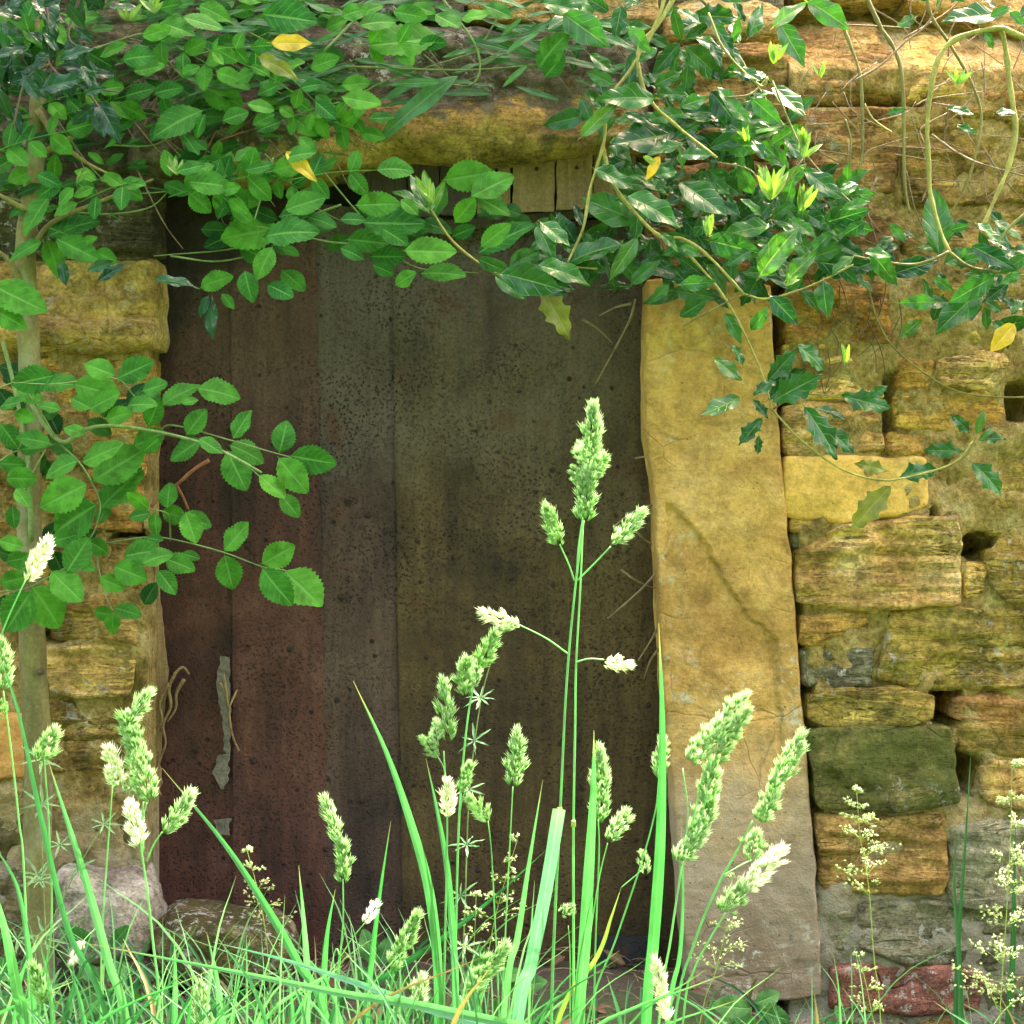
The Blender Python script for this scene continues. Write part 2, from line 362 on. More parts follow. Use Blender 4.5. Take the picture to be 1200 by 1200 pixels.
def leaf_mat(name, ca, cb, vein, gloss=.5, coat=0.0, trans=.25, veinw=.07, lat=7.0, latk=.35, stalk=None, edge=None, tcol=None, spec=.5):
    t = NT(name)
    s = t.n('SeparateXYZ', {0: t.n('Attribute', attribute_name='luv').outputs['Vector']})
    u, v, r = s.outputs
    au = t.math('ABSOLUTE', u); P = t.pos()
    col = t.mix(r, ca, cb)
    col = t.mix(1.0, col, t.ramp(t.noise(P, 45, 4, .6), [(.3, .62), (.7, 1.3)]), 'MULTIPLY')
    fr = t.math('FRACT', t.math('MULTIPLY', t.math('SUBTRACT', v, t.math('MULTIPLY', au, .22)), lat))
    lv = t.ramp(t.math('ABSOLUTE', t.math('SUBTRACT', fr, .5)), [(0.0, 1.0), (.09, 0.0)])
    col = t.mix(t.math('MULTIPLY', lv, latk), col, vein)
    mid = t.ramp(au, [(veinw * .6, 1.0), (veinw * 1.6, 0.0)])
    col = t.mix(t.math('MULTIPLY', mid, .8), col, vein)
    if edge: col = t.mix(t.ramp(au, [(.93, 0.0), (1.0, .6)]), col, edge)
    if stalk: col = t.mix(t.math('LESS_THAN', v, 0.0), col, stalk)
    blem = t.ramp(t.noise(P, 28, 3, .5), [(.64, 0.0), (.70, .75)])
    col = t.mix(blem, col, t.mix(1.0, col, (.75, .62, .35), 'MULTIPLY'))
    h = t.math('SUBTRACT', t.math('MULTIPLY', t.noise(P, 70, 3), .35), t.math('MAXIMUM', t.math('MULTIPLY', lv, .5), mid))
    pr = t.n('BsdfPrincipled', {'Base Color': col, 'Roughness': gloss, 'Specular IOR Level': spec, 'Coat Weight': coat, 'Coat Roughness': .16, 'Normal': t.bump(h, .45, .0025)})
    tr = t.n('BsdfTranslucent', {'Color': t.mix(1.0, col, tcol or (1.5, 1.7, .7), 'MULTIPLY')})
    return t.done(t.n('MixShader', {0: trans, 1: pr, 2: tr}))
ROSE = leaf_mat('rose_leaflet', (.016, .125, .02), (.085, .29, .025), (.13, .36, .07), gloss=.6, trans=.36, latk=.5, spec=.15)
ROSE_SHADE = leaf_mat('rose_leaflet_shade_tint', (.010, .058, .012), (.04, .145, .02), (.07, .2, .04), gloss=.6, trans=.3, latk=.4, spec=.12)  # leaflet copy with a darker colour, standing in for shade among the leaves
HOLLY = leaf_mat('holly_leaf', (.008, .066, .014), (.04, .155, .02), (.14, .28, .07), gloss=.2, coat=.0, spec=.27, trans=.14, veinw=.045, lat=5, latk=.22, stalk=(.25, .28, .05), edge=(.1, .2, .05))
HOLLY_L = leaf_mat('young_holly_leaf', (.035, .13, .015), (.07, .20, .02), (.22, .36, .08), gloss=.28, coat=.2, spec=.4, trans=.25, veinw=.05, lat=5, latk=.3, stalk=(.3, .34, .06))
HOLLY_D = leaf_mat('dark_holly_leaf', (.006, .04, .012), (.014, .07, .018), (.06, .14, .05), gloss=.2, coat=.0, spec=.22, trans=.06, veinw=.045, lat=5, latk=.2, stalk=(.1, .14, .04))
SHOOT = leaf_mat('fresh_shoot_leaf', (.10, .25, .022), (.19, .34, .035), (.35, .5, .12), gloss=.4, trans=.35, latk=.15)
YELLOW = leaf_mat('yellowed_leaf', (.50, .37, .015), (.62, .45, .02), (.65, .5, .1), gloss=.45, trans=.25, latk=.3, tcol=(1.3, 1.2, .5))
OLIVELEAF = leaf_mat('ageing_olive_leaf', (.16, .20, .02), (.24, .25, .03), (.3, .3, .08), gloss=.45, trans=.3)
LANCE = leaf_mat('narrow_green_leaf', (.03, .13, .03), (.07, .22, .06), (.16, .3, .12), gloss=.5, trans=.3, latk=.0)
NETTLE = leaf_mat('nettle_leaf', (.03, .14, .02), (.06, .22, .035), (.1, .3, .06), gloss=.6, trans=.3, latk=.4)
DEADLEAF = leaf_mat('dead_brown_leaf', (.12, .06, .025), (.26, .16, .08), (.3, .2, .1), gloss=.7, trans=.12, tcol=(1.2, 1, .8))
def grass_mat(name, ca, cb, tip, trans=.35, rough=.45):
    t = NT(name)
    s = t.n('SeparateXYZ', {0: t.n('Attribute', attribute_name='luv').outputs['Vector']}); u, v, r = s.outputs
    col = t.mix(r, ca, cb); col = t.mix(t.ramp(v, [(.9, 0.0), (1.0, .8)]), col, tip)
    st = t.math('FRACT', t.math('MULTIPLY', u, 5.0)); col = t.mix(t.math('MULTIPLY', t.math('LESS_THAN', st, .35), .38), col, t.mix(1.0, col, (.5, .55, .5), 'MULTIPLY'))
    col = t.mix(t.math('LESS_THAN', t.math('ABSOLUTE', u), .09), col, t.mix(1.0, col, (1.5, 1.4, 1.4), 'MULTIPLY'))
    col = t.mix(1.0, col, t.ramp(t.noise(t.pos(), 30, 4, .6), [(.3, .8), (.7, 1.15)]), 'MULTIPLY')
    pr = t.n('BsdfPrincipled', {'Base Color': col, 'Roughness': rough, 'Specular IOR Level': .4})
    tr = t.n('BsdfTranslucent', {'Color': t.mix(1.0, col, (1.3, 1.5, .9), 'MULTIPLY')})
    return t.done(t.n('MixShader', {0: trans, 1: pr, 2: tr}))
GRASS = grass_mat('grass_blade_green', (.035, .19, .05), (.09, .29, .11), (.34, .26, .10), trans=.45)
GRASS_BLUE = grass_mat('grass_blade_glaucous', (.10, .31, .19), (.13, .35, .21), (.2, .4, .22), trans=.3)
GRASS_DARK = grass_mat('grass_blade_dark', (.015, .09, .03), (.03, .13, .04), (.06, .14, .04))
STRAW = grass_mat('dry_straw', (.16, .12, .05), (.30, .24, .10), (.3, .24, .12), trans=.25)
STEM = grass_mat('grass_stem', (.13, .36, .13), (.22, .45, .20), (.25, .46, .2), trans=.35)
STEM_Y = grass_mat('grass_stem_yellowish', (.22, .34, .06), (.30, .38, .10), (.3, .4, .14), trans=.25)
def spike_mat(name, base, tip, tr_=.35):
    t = NT(name)
    s = t.n('SeparateXYZ', {0: t.n('Attribute', attribute_name='luv').outputs['Vector']}); u, v, r = s.outputs
    f = t.math('ADD', t.ramp(v, [(.2, 0.0), (1.0, .6)]), t.math('MULTIPLY', r, .5), True)
    col = t.mix(f, base, tip)
    pr = t.n('BsdfPrincipled', {'Base Color': col, 'Roughness': .6, 'Specular IOR Level': .3})
    tr = t.n('BsdfTranslucent', {'Color': t.mix(1.0, col, (1.15, 1.25, .9), 'MULTIPLY')})
    return t.done(t.n('MixShader', {0: tr_, 1: pr, 2: tr}))
SPIKE = spike_mat('cocksfoot_spikelet', (.17, .37, .09), (.46, .63, .33), .5)
SPIKE_W = spike_mat('pale_spikelet', (.50, .62, .36), (.85, .86, .74), .45)
POA = spike_mat('meadow_grass_spikelet', (.30, .40, .17), (.56, .60, .38), .45)
def plain(name, c0, c1, scale=30, rough=.9, bump=.8, dist=.02):
    t = NT(name); P = t.pos(); A = t.noise(P, scale, 8, .7)
    return t.done(t.n('BsdfPrincipled', {'Base Color': t.mix(t.ramp(A, [(.35, 0.0), (.65, 1.0)]), c0, c1), 'Roughness': rough, 'Normal': t.bump(A, bump, dist)}))
NAIL = plain('rusty_nail', (.012, .008, .006), (.06, .03, .018), 90, .7)
FLAKE = plain('grey_peeling_paint', (.10, .09, .06), (.24, .22, .16), 70, .8)
ROOT = plain('bleached_root', (.20, .13, .05), (.42, .30, .13), 60, .85)
EARTH = plain('dark_earth', (.03, .022, .012), (.085, .065, .035), 18, .95)
def ground_mat():
    t = NT('grassy_soil'); P = t.pos(); A = t.noise(P, 5, 8, .7); B = t.noise(P, 90, 4, .7)
    soil = t.mix(B, (.03, .022, .012), (.16, .12, .07)); grass = t.mix(B, (.03, .075, .012), (.08, .16, .03))
    y = t.n('SeparateXYZ', {0: P}).outputs[1]
    f = t.ramp(t.math('ADD', t.math('MULTIPLY', y, -1.2), t.math('SUBTRACT', A, .35)), [(.2, 0.0), (.5, 1.0)])
    return t.done(t.n('BsdfPrincipled', {'Base Color': t.mix(f, soil, grass), 'Roughness': .95, 'Normal': t.bump(t.math('ADD', A, B), 1.0, .02)}))
GROUND = ground_mat()
# ------------------------------------------------------------------ ground and bank
def nonuni(n, fine, far):
    k = math.asinh(far / fine)
    return [fine * math.sinh(k * (2 * i / n - 1)) for i in range(n + 1)]
def make_ground():
    xs = nonuni(110, .9, 180); ys = nonuni(110, .9, 180)
    mb = MB(); vs = []
    for y in ys:
        for x in xs:
            near = max(abs(x), abs(y)) < 6
            vs.append(Vector((x, y, ground_z(x, y) if near else ground_z(0, y) * 1.0)))
    n = len(xs); fs = [(j * n + i, j * n + i + 1, (j + 1) * n + i + 1, (j + 1) * n + i) for j in range(n - 1) for i in range(n - 1)]
    mb.add(vs, fs)
    return tag(mb.build('ground', GROUND), kind='structure')
make_ground()
def box(mb, x0, x1, y0, y1, z0, z1):
    v = [Vector((x, y, z)) for z in (z0, z1) for y in (y0, y1) for x in (x0, x1)]
    mb.add(v, [(0, 2, 3, 1), (4, 5, 7, 6), (0, 1, 5, 4), (2, 6, 7, 3), (0, 4, 6, 2), (1, 3, 7, 5)])
bank = MB(); box(bank, -6, 6, .47, 8, -.1, 1.70)  # unseen bank, added to stop light leaking through gaps round the door
tag(bank.build('unseen_earth_bank', EARTH, smooth=False), kind='structure')

# ------------------------------------------------------------------ stones
def poly_at(P, t):
    if len(P) == 2: return (P[0][0] + (P[1][0] - P[0][0]) * t, P[0][1] + (P[1][1] - P[0][1]) * t)
    L = [0]
    for a, b in zip(P, P[1:]): L.append(L[-1] + math.hypot(b[0] - a[0], b[1] - a[1]))
    q = t * L[-1]
    for i in range(len(P) - 1):
        if q <= L[i + 1] or i == len(P) - 2:
            k = (q - L[i]) / max(1e-6, L[i + 1] - L[i]); return (P[i][0] + (P[i + 1][0] - P[i][0]) * k, P[i][1] + (P[i + 1][1] - P[i][1]) * k)
SEED = [0]
def stone(parent, top, bot, style='gold', y=0.0, depth=.16, r=.006, amp=.009, lam=.006, fract=.010, left=None, right=None, name='stone', label=None, lean=0.0, edge=.006, res=.0052, fn=None, k=.05, grow=1.8, nmax=160):
    SEED[0] += 1; so = Vector((SEED[0] * 3.7, SEED[0] * 1.3, 0))
    left = left or [top[0], bot[0]]; right = right or [top[-1], bot[-1]]
    if grow:
        cx = sum(p[0] for p in top + bot) / len(top + bot); cy = sum(p[1] for p in top + bot) / len(top + bot)
        gr = lambda P: [(p[0] + math.copysign(min(grow, abs(p[0] - cx) * .5), p[0] - cx), p[1] + math.copysign(min(grow, abs(p[1] - cy) * .5), p[1] - cy)) for p in P]
        top, bot, left, right = gr(top), gr(bot), gr(left), gr(right)
    g = lambda p: W(p[0], p[1], y)
    Wd = max(abs(W(right[0][0], 0, y).x - W(left[0][0], 0, y).x), abs(W(right[-1][0], 0, y).x - W(left[-1][0], 0, y).x)); H = abs(g(poly_at(left, .5)).z - 0) and max(M(abs(left[-1][1] - left[0][1]), y), M(abs(right[-1][1] - right[0][1]), y))
    nu = max(6, min(90, int(Wd / res))); nv = max(6, min(nmax, int(H / res)))
    r = min(r, .45 * min(Wd, H))
    vs = []
    for j in range(nv + 1):
        v = j / nv
        for i in range(nu + 1):
            u = i / nu
            s, t = 2 * u - 1, 2 * v - 1
            kx, ky = min(.5, k * .06 / Wd * 2), min(.5, k * .06 / H * 2)
            kx, ky = min(kx, .3), min(ky, .3)
            s2 = s * (1 - kx * t ** 8 * s * s); t2 = t * (1 - ky * s ** 8 * t * t)
            uu, vv = (s2 + 1) / 2, (t2 + 1) / 2
            a, b, c, d = poly_at(top, uu), poly_at(bot, uu), poly_at(left, vv), poly_at(right, vv)
            q = [(1 - vv) * a[m] + vv * b[m] + (1 - uu) * c[m] + uu * d[m] - ((1 - uu) * (1 - vv) * top[0][m] + uu * (1 - vv) * top[-1][m] + (1 - uu) * vv * bot[0][m] + uu * vv * bot[-1][m]) for m in (0, 1)]
            p = g(q)
            ew = min(u, 1 - u) * Wd; eh = min(v, 1 - v) * H; e = min(ew, eh)
            nz = Vector((noise.noise(p * 22 + so), 0, noise.noise(p * 22 + so + Vector((9, 4, 2)))))
            p = p + nz * edge
            er = r * (1 + .6 * noise.noise(p * 30 + so))
            dy = er * (1 - math.sqrt(max(0, 1 - ((er - e) / er) ** 2))) if e < er else 0
            f = noise.fractal(p * 9 + so, .85, 2.1, 5)
            lay = noise.noise(Vector((p.x * 5, p.y * 5, p.z * 52)) + so)
            lay2 = noise.noise(Vector((p.x * 11, 3, p.z * 110)) + so)
            st_ = noise.noise(Vector((p.x * 7, 5, p.z * 13)) + so) + .3 * noise.noise(Vector((p.x * 30, 5, p.z * 30)) + so)
            dy += fract * (1 / (1 + math.exp(-st_ * 22)) - .5)
            dy += -amp * f - lam * max(-.5, lay) - lam * .5 * lay2
            if fn: dy += fn(q[0], q[1])
            dy += lean * v_up(1 - v)
            vs.append(p + Vector((0, dy, 0)))
    n = nu + 1
    fs = [(jj * n + i, (jj + 1) * n + i, (jj + 1) * n + i + 1, jj * n + i + 1) for jj in range(nv) for i in range(nu)]
    ring = [i for i in range(n)] + [jj * n + nu for jj in range(1, nv + 1)] + [nv * n + i for i in range(nu - 1, -1, -1)] + [jj * n for jj in range(nv - 1, 0, -1)]
    o = len(vs); m = len(ring); yb = y + depth
    for i in ring: vs.append(Vector((vs[i].x, max(yb, vs[i].y + .01), vs[i].z)))
    for q in range(m): fs.append((ring[q], ring[(q + 1) % m], o + (q + 1) % m, o + q))
    fs.append(tuple(o + q for q in range(m))[::-1])
    mb = MB(); mb.add(vs, fs)
    ob = mb.build(name, ST[style], parent)
    if label: ob['label'] = label
    return ob
def v_up(t): return t * t

HOLES = [(1146, 641, 17, 13, .13), (1108, 826, 17, 24, .14), (1133, 900, 13, 26, .12), (1195, 470, 14, 22, .1), (1010, 118, 70, 5, .08), (917, 440, 6, 60, .09), (922, 550, 6, 62, .09), (929, 650, 6, 60, .09), (936, 745, 6, 55, .09), (946, 860, 7, 70, .09), (956, 980, 6, 60, .09), (1043, 480, 5, 40, .07), (1093, 610, 3, 12, .05),
         (30, 560, 26, 20, .08), (150, 640, 16, 30, .07), (60, 745, 30, 6, .06), (250, 985, 40, 20, .1)]
def core(name, x0, x1, z0, z1, parent, yf=-.001, slope_z=9, mat=MORTAR, slope=1.1, yb=.465):
    nx, nz = max(4, int((x1 - x0) / .009)), max(4, int((z1 - z0) / .009)); nx, nz = min(nx, 170), min(nz, 220)
    hs = [(W(a, b).x, W(a, b).z, M(c), M(d), e) for a, b, c, d, e in HOLES]
    vs = []
    for j in range(nz + 1):
        for i in range(nx + 1):
            x = x0 + (x1 - x0) * i / nx; z = z0 + (z1 - z0) * j / nz
            y = yf + .012 * noise.fractal(Vector((x * 16, 2, z * 16)), .8, 2.1, 5) + .006 * noise.noise((x * 60, 1, z * 60))
            for hx, hz, a, b, dp in hs:
                q = ((x - hx) / a) ** 2 + ((z - hz) / b) ** 2 + .5 * noise.noise((x * 50, 7, z * 50))
                if q < 1.6: y += dp * (1 if q < .8 else (1.6 - q) / .8)
            if z > slope_z: y += (z - slope_z) * slope
            vs.append(Vector((x, min(y, yb - .02), z)))
    n = nx + 1
    fs = [(j * n + i, j * n + i + 1, (j + 1) * n + i + 1, (j + 1) * n + i) for j in range(nz) for i in range(nx)]
    ring = list(range(n)) + [j * n + nx for j in range(1, nz + 1)] + [nz * n + i for i in range(nx - 1, -1, -1)] + [j * n for j in range(nz - 1, 0, -1)]
    o = len(vs); m = len(ring)
    for i in ring: vs.append(Vector((vs[i].x, yb, vs[i].z)))
    for q in range(m): fs.append((ring[(q + 1) % m], ring[q], o + q, o + (q + 1) % m))
    fs.append(tuple(o + q for q in range(m)))
    mb = MB(); mb.add(vs, fs); return mb.build(name, mat, parent)

# ---- right wall
RW = thing('stone_wall', (W(1075, 0).x, .2, .05), 'golden rubble stone wall with green mossy block and red brick, right of the upright slab', 'wall')
core('mortar', W(925, 0).x, 1.75, -.12, 1.95, RW, slope_z=1.68)
def q4(x0, y0, x1, y1): return [(x0, y0), (x1, y0)], [(x0, y1), (x1, y1)]
RS = [  # top line, bottom line, style, kwargs
 ([(922, 332), (1042, 326)], [(922, 398), (1044, 400)], 'gold', dict(y=-.004)),
 ([(1048, 328), (1200, 330), (1225, 330)], [(1046, 396), (1100, 408), (1225, 404)], 'olive', dict(y=.004)),
 ([(918, 402), (1030, 403)], [(916, 470), (1036, 466)], 'pale', dict(lam=.01)),
 ([(1050, 416), (1094, 420)], [(1050, 460), (1092, 458)], 'gold', dict(y=.002)),
 ([(1100, 422), (1150, 413), (1192, 416)], [(1100, 452), (1150, 455), (1186, 446)], 'pale', dict(y=-.008)),
 ([(1048, 464), (1110, 460), (1178, 456)], [(1049, 502), (1110, 508), (1178, 500)], 'gold', dict(y=.0)),
 ([(918, 474), (1030, 472)], [(920, 532), (1034, 528)], 'pale', dict(y=-.003)),
 ([(1044, 507), (1100, 510)], [(1040, 532), (1102, 533)], 'gold', dict(y=.002)),
 ([(1108, 508), (1185, 506), (1215, 508)], [(1110, 585), (1160, 596), (1215, 592)], 'olive', dict(y=.006)),
 ([(920, 537), (1000, 534), (1086, 538)], [(920, 603), (980, 612), (1050, 604), (1086, 592)], 'smooth', dict(y=-.008, amp=.004, lam=.001, fract=.003)),
 ([(926, 606), (972, 608)], [(928, 622), (976, 624)], 'pale', dict(y=.0)),
 ([(928, 626), (984, 628)], [(930, 644), (982, 645)], 'grey', dict(y=.002)),
 ([(990, 618), (1060, 606), (1122, 604), (1128, 640)], [(932, 706), (1020, 716), (1080, 712), (1124, 706)], 'pale', dict(y=-.014, lam=.013, left=[(990, 618), (934, 648), (932, 706)], right=[(1128, 640), (1124, 706)])),
 ([(1112, 600), (1215, 594)], [(1130, 622), (1215, 624)], 'olive', dict(y=.004)),
 ([(1164, 636), (1185, 628), (1230, 630)], [(1166, 696), (1190, 706), (1230, 702)], 'olive', dict(y=-.012, k=.5, left=[(1164, 636), (1158, 665), (1166, 696)])),
 ([(1130, 658), (1156, 660)], [(1130, 698), (1152, 702)], 'gold', dict(y=-.002)),
 ([(938, 722), (1012, 718)], [(938, 755), (1014, 756)], 'orange', dict(y=-.006)),
 ([(1018, 716), (1040, 714)], [(1018, 754), (1036, 754)], 'brown', dict(y=.004)),
 ([(1046, 714), (1120, 712), (1230, 716)], [(1028, 798), (1090, 808), (1230, 804)], 'olive', dict(y=-.012, lam=.011)),
 ([(940, 760), (1022, 758)], [(942, 803), (1022, 805)], 'grey', dict(y=-.002)),
 ([(948, 808), (1030, 806), (1098, 812)], [(950, 848), (1020, 850), (1088, 848)], 'olive', dict(y=-.008, k=.3)),
 ([(1120, 820), (1160, 814), (1230, 816)], [(1118, 843), (1170, 846), (1230, 842)], 'orange', dict(y=-.004, style2=1)),
 ([(1124, 847), (1230, 846)], [(1126, 884), (1230, 886)], 'olive', dict(y=-.006)),
 ([(948, 858), (1000, 852), (1112, 852)], [(962, 948), (1040, 952), (1126, 940)], 'green', dict(y=-.022, lam=.002, amp=.016, label='large green mossy block')),
 ([(1152, 892), (1230, 890)], [(1150, 938), (1180, 948), (1230, 946)], 'pale', dict(y=-.008, k=.3)),
 ([(958, 956), (1040, 958), (1106, 952)], [(964, 1044), (1040, 1050), (1110, 1048)], 'brown', dict(y=-.012, lam=.01)),
 ([(1116, 968), (1160, 962), (1230, 964)], [(1112, 1064), (1170, 1068), (1230, 1064)], 'grey', dict(y=-.012)),
 ([(966, 1070), (1000, 1068)], [(968, 1116), (1002, 1114)], 'grey', dict(y=-.003, lam=.002)),
 ([(1008, 1060), (1100, 1056), (1172, 1072)], [(1010, 1108), (1060, 1130), (1176, 1130)], 'grey', dict(y=-.012)),
 ([(976, 1136), (1060, 1132), (1150, 1138)], [(974, 1184), (1060, 1190), (1148, 1186)], 'brick', dict(y=-.012, lam=.002, label='old red brick')),
 ([(1158, 1080), (1230, 1076)], [(1156, 1140), (1230, 1142)], 'grey', dict(y=-.004)),
 ([(1156, 1148), (1230, 1146)], [(1158, 1210), (1230, 1212)], 'grey', dict(y=-.008)),
 ([(968, 1194), (1060, 1196)], [(968, 1250), (1060, 1250)], 'grey', dict(y=-.004)),
 ([(1068, 1196), (1150, 1194)], [(1068, 1250), (1150, 1250)], 'brown', dict(y=-.004)),
 # upper right courses
 ([(930, 130), (1052, 128)], [(928, 230), (1052, 226)], 'brown', dict(y=-.008)),
 ([(1058, 128), (1240, 132)], [(1058, 240), (1240, 236)], 'olive', dict(y=-.004, lam=.01)),
 ([(928, 234), (1052, 232)], [(926, 326), (1052, 322)], 'brown', dict(y=-.004)),
 ([(1058, 244), (1240, 242)], [(1058, 324), (1240, 326)], 'brown', dict(y=.0, lam=.01)),
 ([(765, 194), (922, 190)], [(762, 322), (922, 328)], 'brown', dict(y=.004)),
 ([(770, 60), (840, 50), (922, 52)], [(770, 188), (922, 186)], 'brown', dict(y=.01, lam=.009)),
 # top course, its upper faces sloping back
 ([(930, 8), (1040, 2)], [(930, 122), (1056, 118)], 'brown', dict(y=-.006, lean=.10, r=.04)),
 ([(1046, 14), (1090, 6), (1136, 10)], [(1062, 122), (1140, 118)], 'pale', dict(y=-.008, lean=.12, r=.04)),
 ([(1142, 58), (1240, 54)], [(1144, 124), (1240, 124)], 'orange', dict(y=-.01, lean=.10, r=.04)),
 ([(780, -30), (850, -38), (925, -30)], [(780, 46), (922, 46)], 'pale', dict(y=.012, lean=.10, r=.04)),
 ([(930, -80), (1060, -84)], [(930, 2), (1060, -4)], 'brown', dict(y=.06, lean=.10)),
 ([(1066, -84), (1240, -80)], [(1066, 2), (1240, 48)], 'pale', dict(y=.06, lean=.12)),
]
for top, bot, st, kw in RS:
    kw = dict(kw); kw.pop('style2', None)
    stone(RW, top, bot, st, **kw)
rs = random.Random(3)
yy = -60
while yy < 1230:                           # the wall running on to the right
    h = rs.uniform(55, 95); xx = 1246
    while xx < 1640:
        w = rs.uniform(90, 190)
        stone(RW, [(xx, yy), (xx + w - 7, yy + rs.uniform(-4, 4))], [(xx, yy + h - 7), (xx + w - 7, yy + h - 7 + rs.uniform(-4, 4))], rs.choice(['gold', 'olive', 'brown', 'pale', 'grey']), y=rs.uniform(-.012, .004) + (.06 if yy < 30 else 0), res=.012)
        xx += w
    yy += h

# ---- left wall
LW = thing('stone_wall', (W(60, 0).x, .2, .05), 'mossy stone wall left of the metal door, behind the sapling trunk and rose leaves', 'wall')
core('mortar', -1.75, W(172, 0).x, -.12, W(0, 306).z, LW)
core('mortar', -1.75, W(172, 0).x, W(0, 306).z, 2.45, LW, slope_z=2.3, mat=ST['dark'])  # carried up out of view so its shadow keeps sun off the leaves
LS = [
 ([(-40, 306), (60, 304), (178, 300)], [(-40, 412), (80, 416), (180, 408)], 'block', dict(y=-.016, lam=.002, r=.03, label='lichen topped golden block with a rounded lower lip', fn=lambda px, py: -.02 * max(0, min(1, (py - 372) / 12)) )),
 ([(-60, 422), (30, 420)], [(-60, 512), (28, 510)], 'pale', {}),
 ([(36, 420), (172, 416)], [(36, 470), (172, 474)], 'gold', dict(y=-.004)),
 ([(36, 476), (100, 478)], [(36, 540), (100, 545)], 'brown', {}),
 ([(106, 480), (170, 480)], [(106, 556), (170, 560)], 'gold', dict(y=-.006)),
 ([(-60, 520), (95, 552)], [(-60, 600), (92, 606)], 'olive', {}),
 ([(100, 564), (168, 568)], [(98, 622), (166, 624)], 'gold', dict(y=-.004)),
 ([(-60, 608), (60, 614)], [(-60, 690), (60, 688)], 'gold', {}),
 ([(68, 630), (166, 632)], [(66, 688), (166, 690)], 'brown', {}),
 ([(50, 696), (166, 694)], [(54, 750), (164, 762)], 'brown', dict(y=-.008, r=.03)),
 ([(-60, 696), (44, 696)], [(-60, 830), (40, 826)], 'brown', dict(y=.006)),
 ([(54, 760), (110, 756), (160, 768)], [(56, 818), (150, 816)], 'pale', dict(y=-.016, lam=.008, label='pale golden block with a diagonal crack')),
 ([(56, 824), (150, 822)], [(56, 904), (148, 902)], 'olive', dict(y=-.006, lam=.012)),
 ([(-60, 840), (34, 836)], [(-60, 920), (34, 908)], 'smooth', dict(y=-.014, amp=.004, lam=.001, fract=.003)),
 ([(70, 892), (150, 896)], [(66, 938), (148, 940)], 'brown', dict(y=-.002)),
 ([(-60, 930), (56, 924)], [(-60, 1010), (56, 1006)], 'moss', {}),
 ([(66, 946), (160, 944)], [(70, 1020), (160, 1018)], 'moss', dict(y=.006)),
 ([(-60, 1020), (66, 1016)], [(-60, 1120), (66, 1124)], 'moss', dict(y=-.006)),
 ([(-60, 1130), (90, 1130)], [(-60, 1240), (90, 1240)], 'dark', {}),
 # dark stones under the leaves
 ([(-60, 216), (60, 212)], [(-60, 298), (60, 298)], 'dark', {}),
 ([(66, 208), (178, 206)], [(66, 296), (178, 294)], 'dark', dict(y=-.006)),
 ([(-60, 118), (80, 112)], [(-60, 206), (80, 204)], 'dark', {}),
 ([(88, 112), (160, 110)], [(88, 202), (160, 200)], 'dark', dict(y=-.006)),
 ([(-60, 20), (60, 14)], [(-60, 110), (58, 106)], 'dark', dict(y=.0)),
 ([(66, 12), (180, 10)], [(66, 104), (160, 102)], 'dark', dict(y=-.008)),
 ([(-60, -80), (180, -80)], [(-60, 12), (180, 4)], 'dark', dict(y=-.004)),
 ([(-60, -170), (180, -170)], [(-60, -86), (180, -88)], 'dark', dict(y=.0)),  # from here up: unseen courses, added to shade the upper left foliage
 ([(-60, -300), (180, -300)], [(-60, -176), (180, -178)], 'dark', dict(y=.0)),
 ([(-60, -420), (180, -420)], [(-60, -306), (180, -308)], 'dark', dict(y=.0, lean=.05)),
]
for top, bot, st, kw in LS: stone(LW, top, bot, st, **kw)
yy = -60
while yy < 1230:
    h = rs.uniform(60, 100); xx = -66
    while xx > -430:
        w = rs.uniform(90, 190)
        stone(LW, [(xx - w + 7, yy), (xx, yy + rs.uniform(-4, 4))], [(xx - w + 7, yy + h - 7), (xx, yy + h - 7)], rs.choice(['gold', 'olive', 'brown', 'dark', 'moss']), y=rs.uniform(-.012, .004) + (.06 if yy < 30 else 0), res=.012)
        xx -= w
    yy += h

# ---- lintel over the door, and what lies on it
LT = thing('stone_lintel', W(450, 205, .1), 'long weathered stone lintel with a golden rounded lower edge above the metal door', 'lintel')
def lint_fn(px, py):
    b = max(0, min(1, (py - 118) / 45)); return -.028 * math.sin(b * 1.57) + .02 * max(0, (60 - py) / 60) ** 1.2
stone(LT, [(150, 28), (400, 20), (600, 26), (762, 40)], [(150, 214), (300, 212), (400, 198), (470, 188), (560, 192), (640, 186), (700, 176), (760, 180)], 'lintel', y=.0, depth=.40, r=.035, amp=.012, lam=.003, name='lintel_block', grow=0, fn=lint_fn, res=.006, k=.1, edge=.008)
core('wall_core', W(172, 0).x, W(925, 0).x, 1.5, 2.45, LT, yf=.06, slope_z=2.3, mat=ST['dark'])  # upper part unseen, made tall to shade the spray over the lintel
core('hidden_core', W(775, 0).x, W(925, 0).x, -.12, 1.5, LT, yf=.13)
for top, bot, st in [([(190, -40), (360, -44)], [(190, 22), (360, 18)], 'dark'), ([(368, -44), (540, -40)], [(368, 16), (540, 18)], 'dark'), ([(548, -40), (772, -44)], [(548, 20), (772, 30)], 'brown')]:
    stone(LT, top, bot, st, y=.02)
for x0, x1 in ((190, 400), (406, 600), (606, 772)): stone(LT, [(x0, -150), (x1, -154)], [(x0, -50), (x1, -48)], 'dark', y=.02); stone(LT, [(x0 + 20, -280), (x1 + 9, -284)], [(x0 + 20, -156), (x1 + 9, -158)], 'dark', y=.02); stone(LT, [(x0, -410), (x1, -414)], [(x0, -286), (x1, -288)], 'dark', y=.02, lean=.05)  # unseen courses above the lintel, added to keep the foliage out of sun

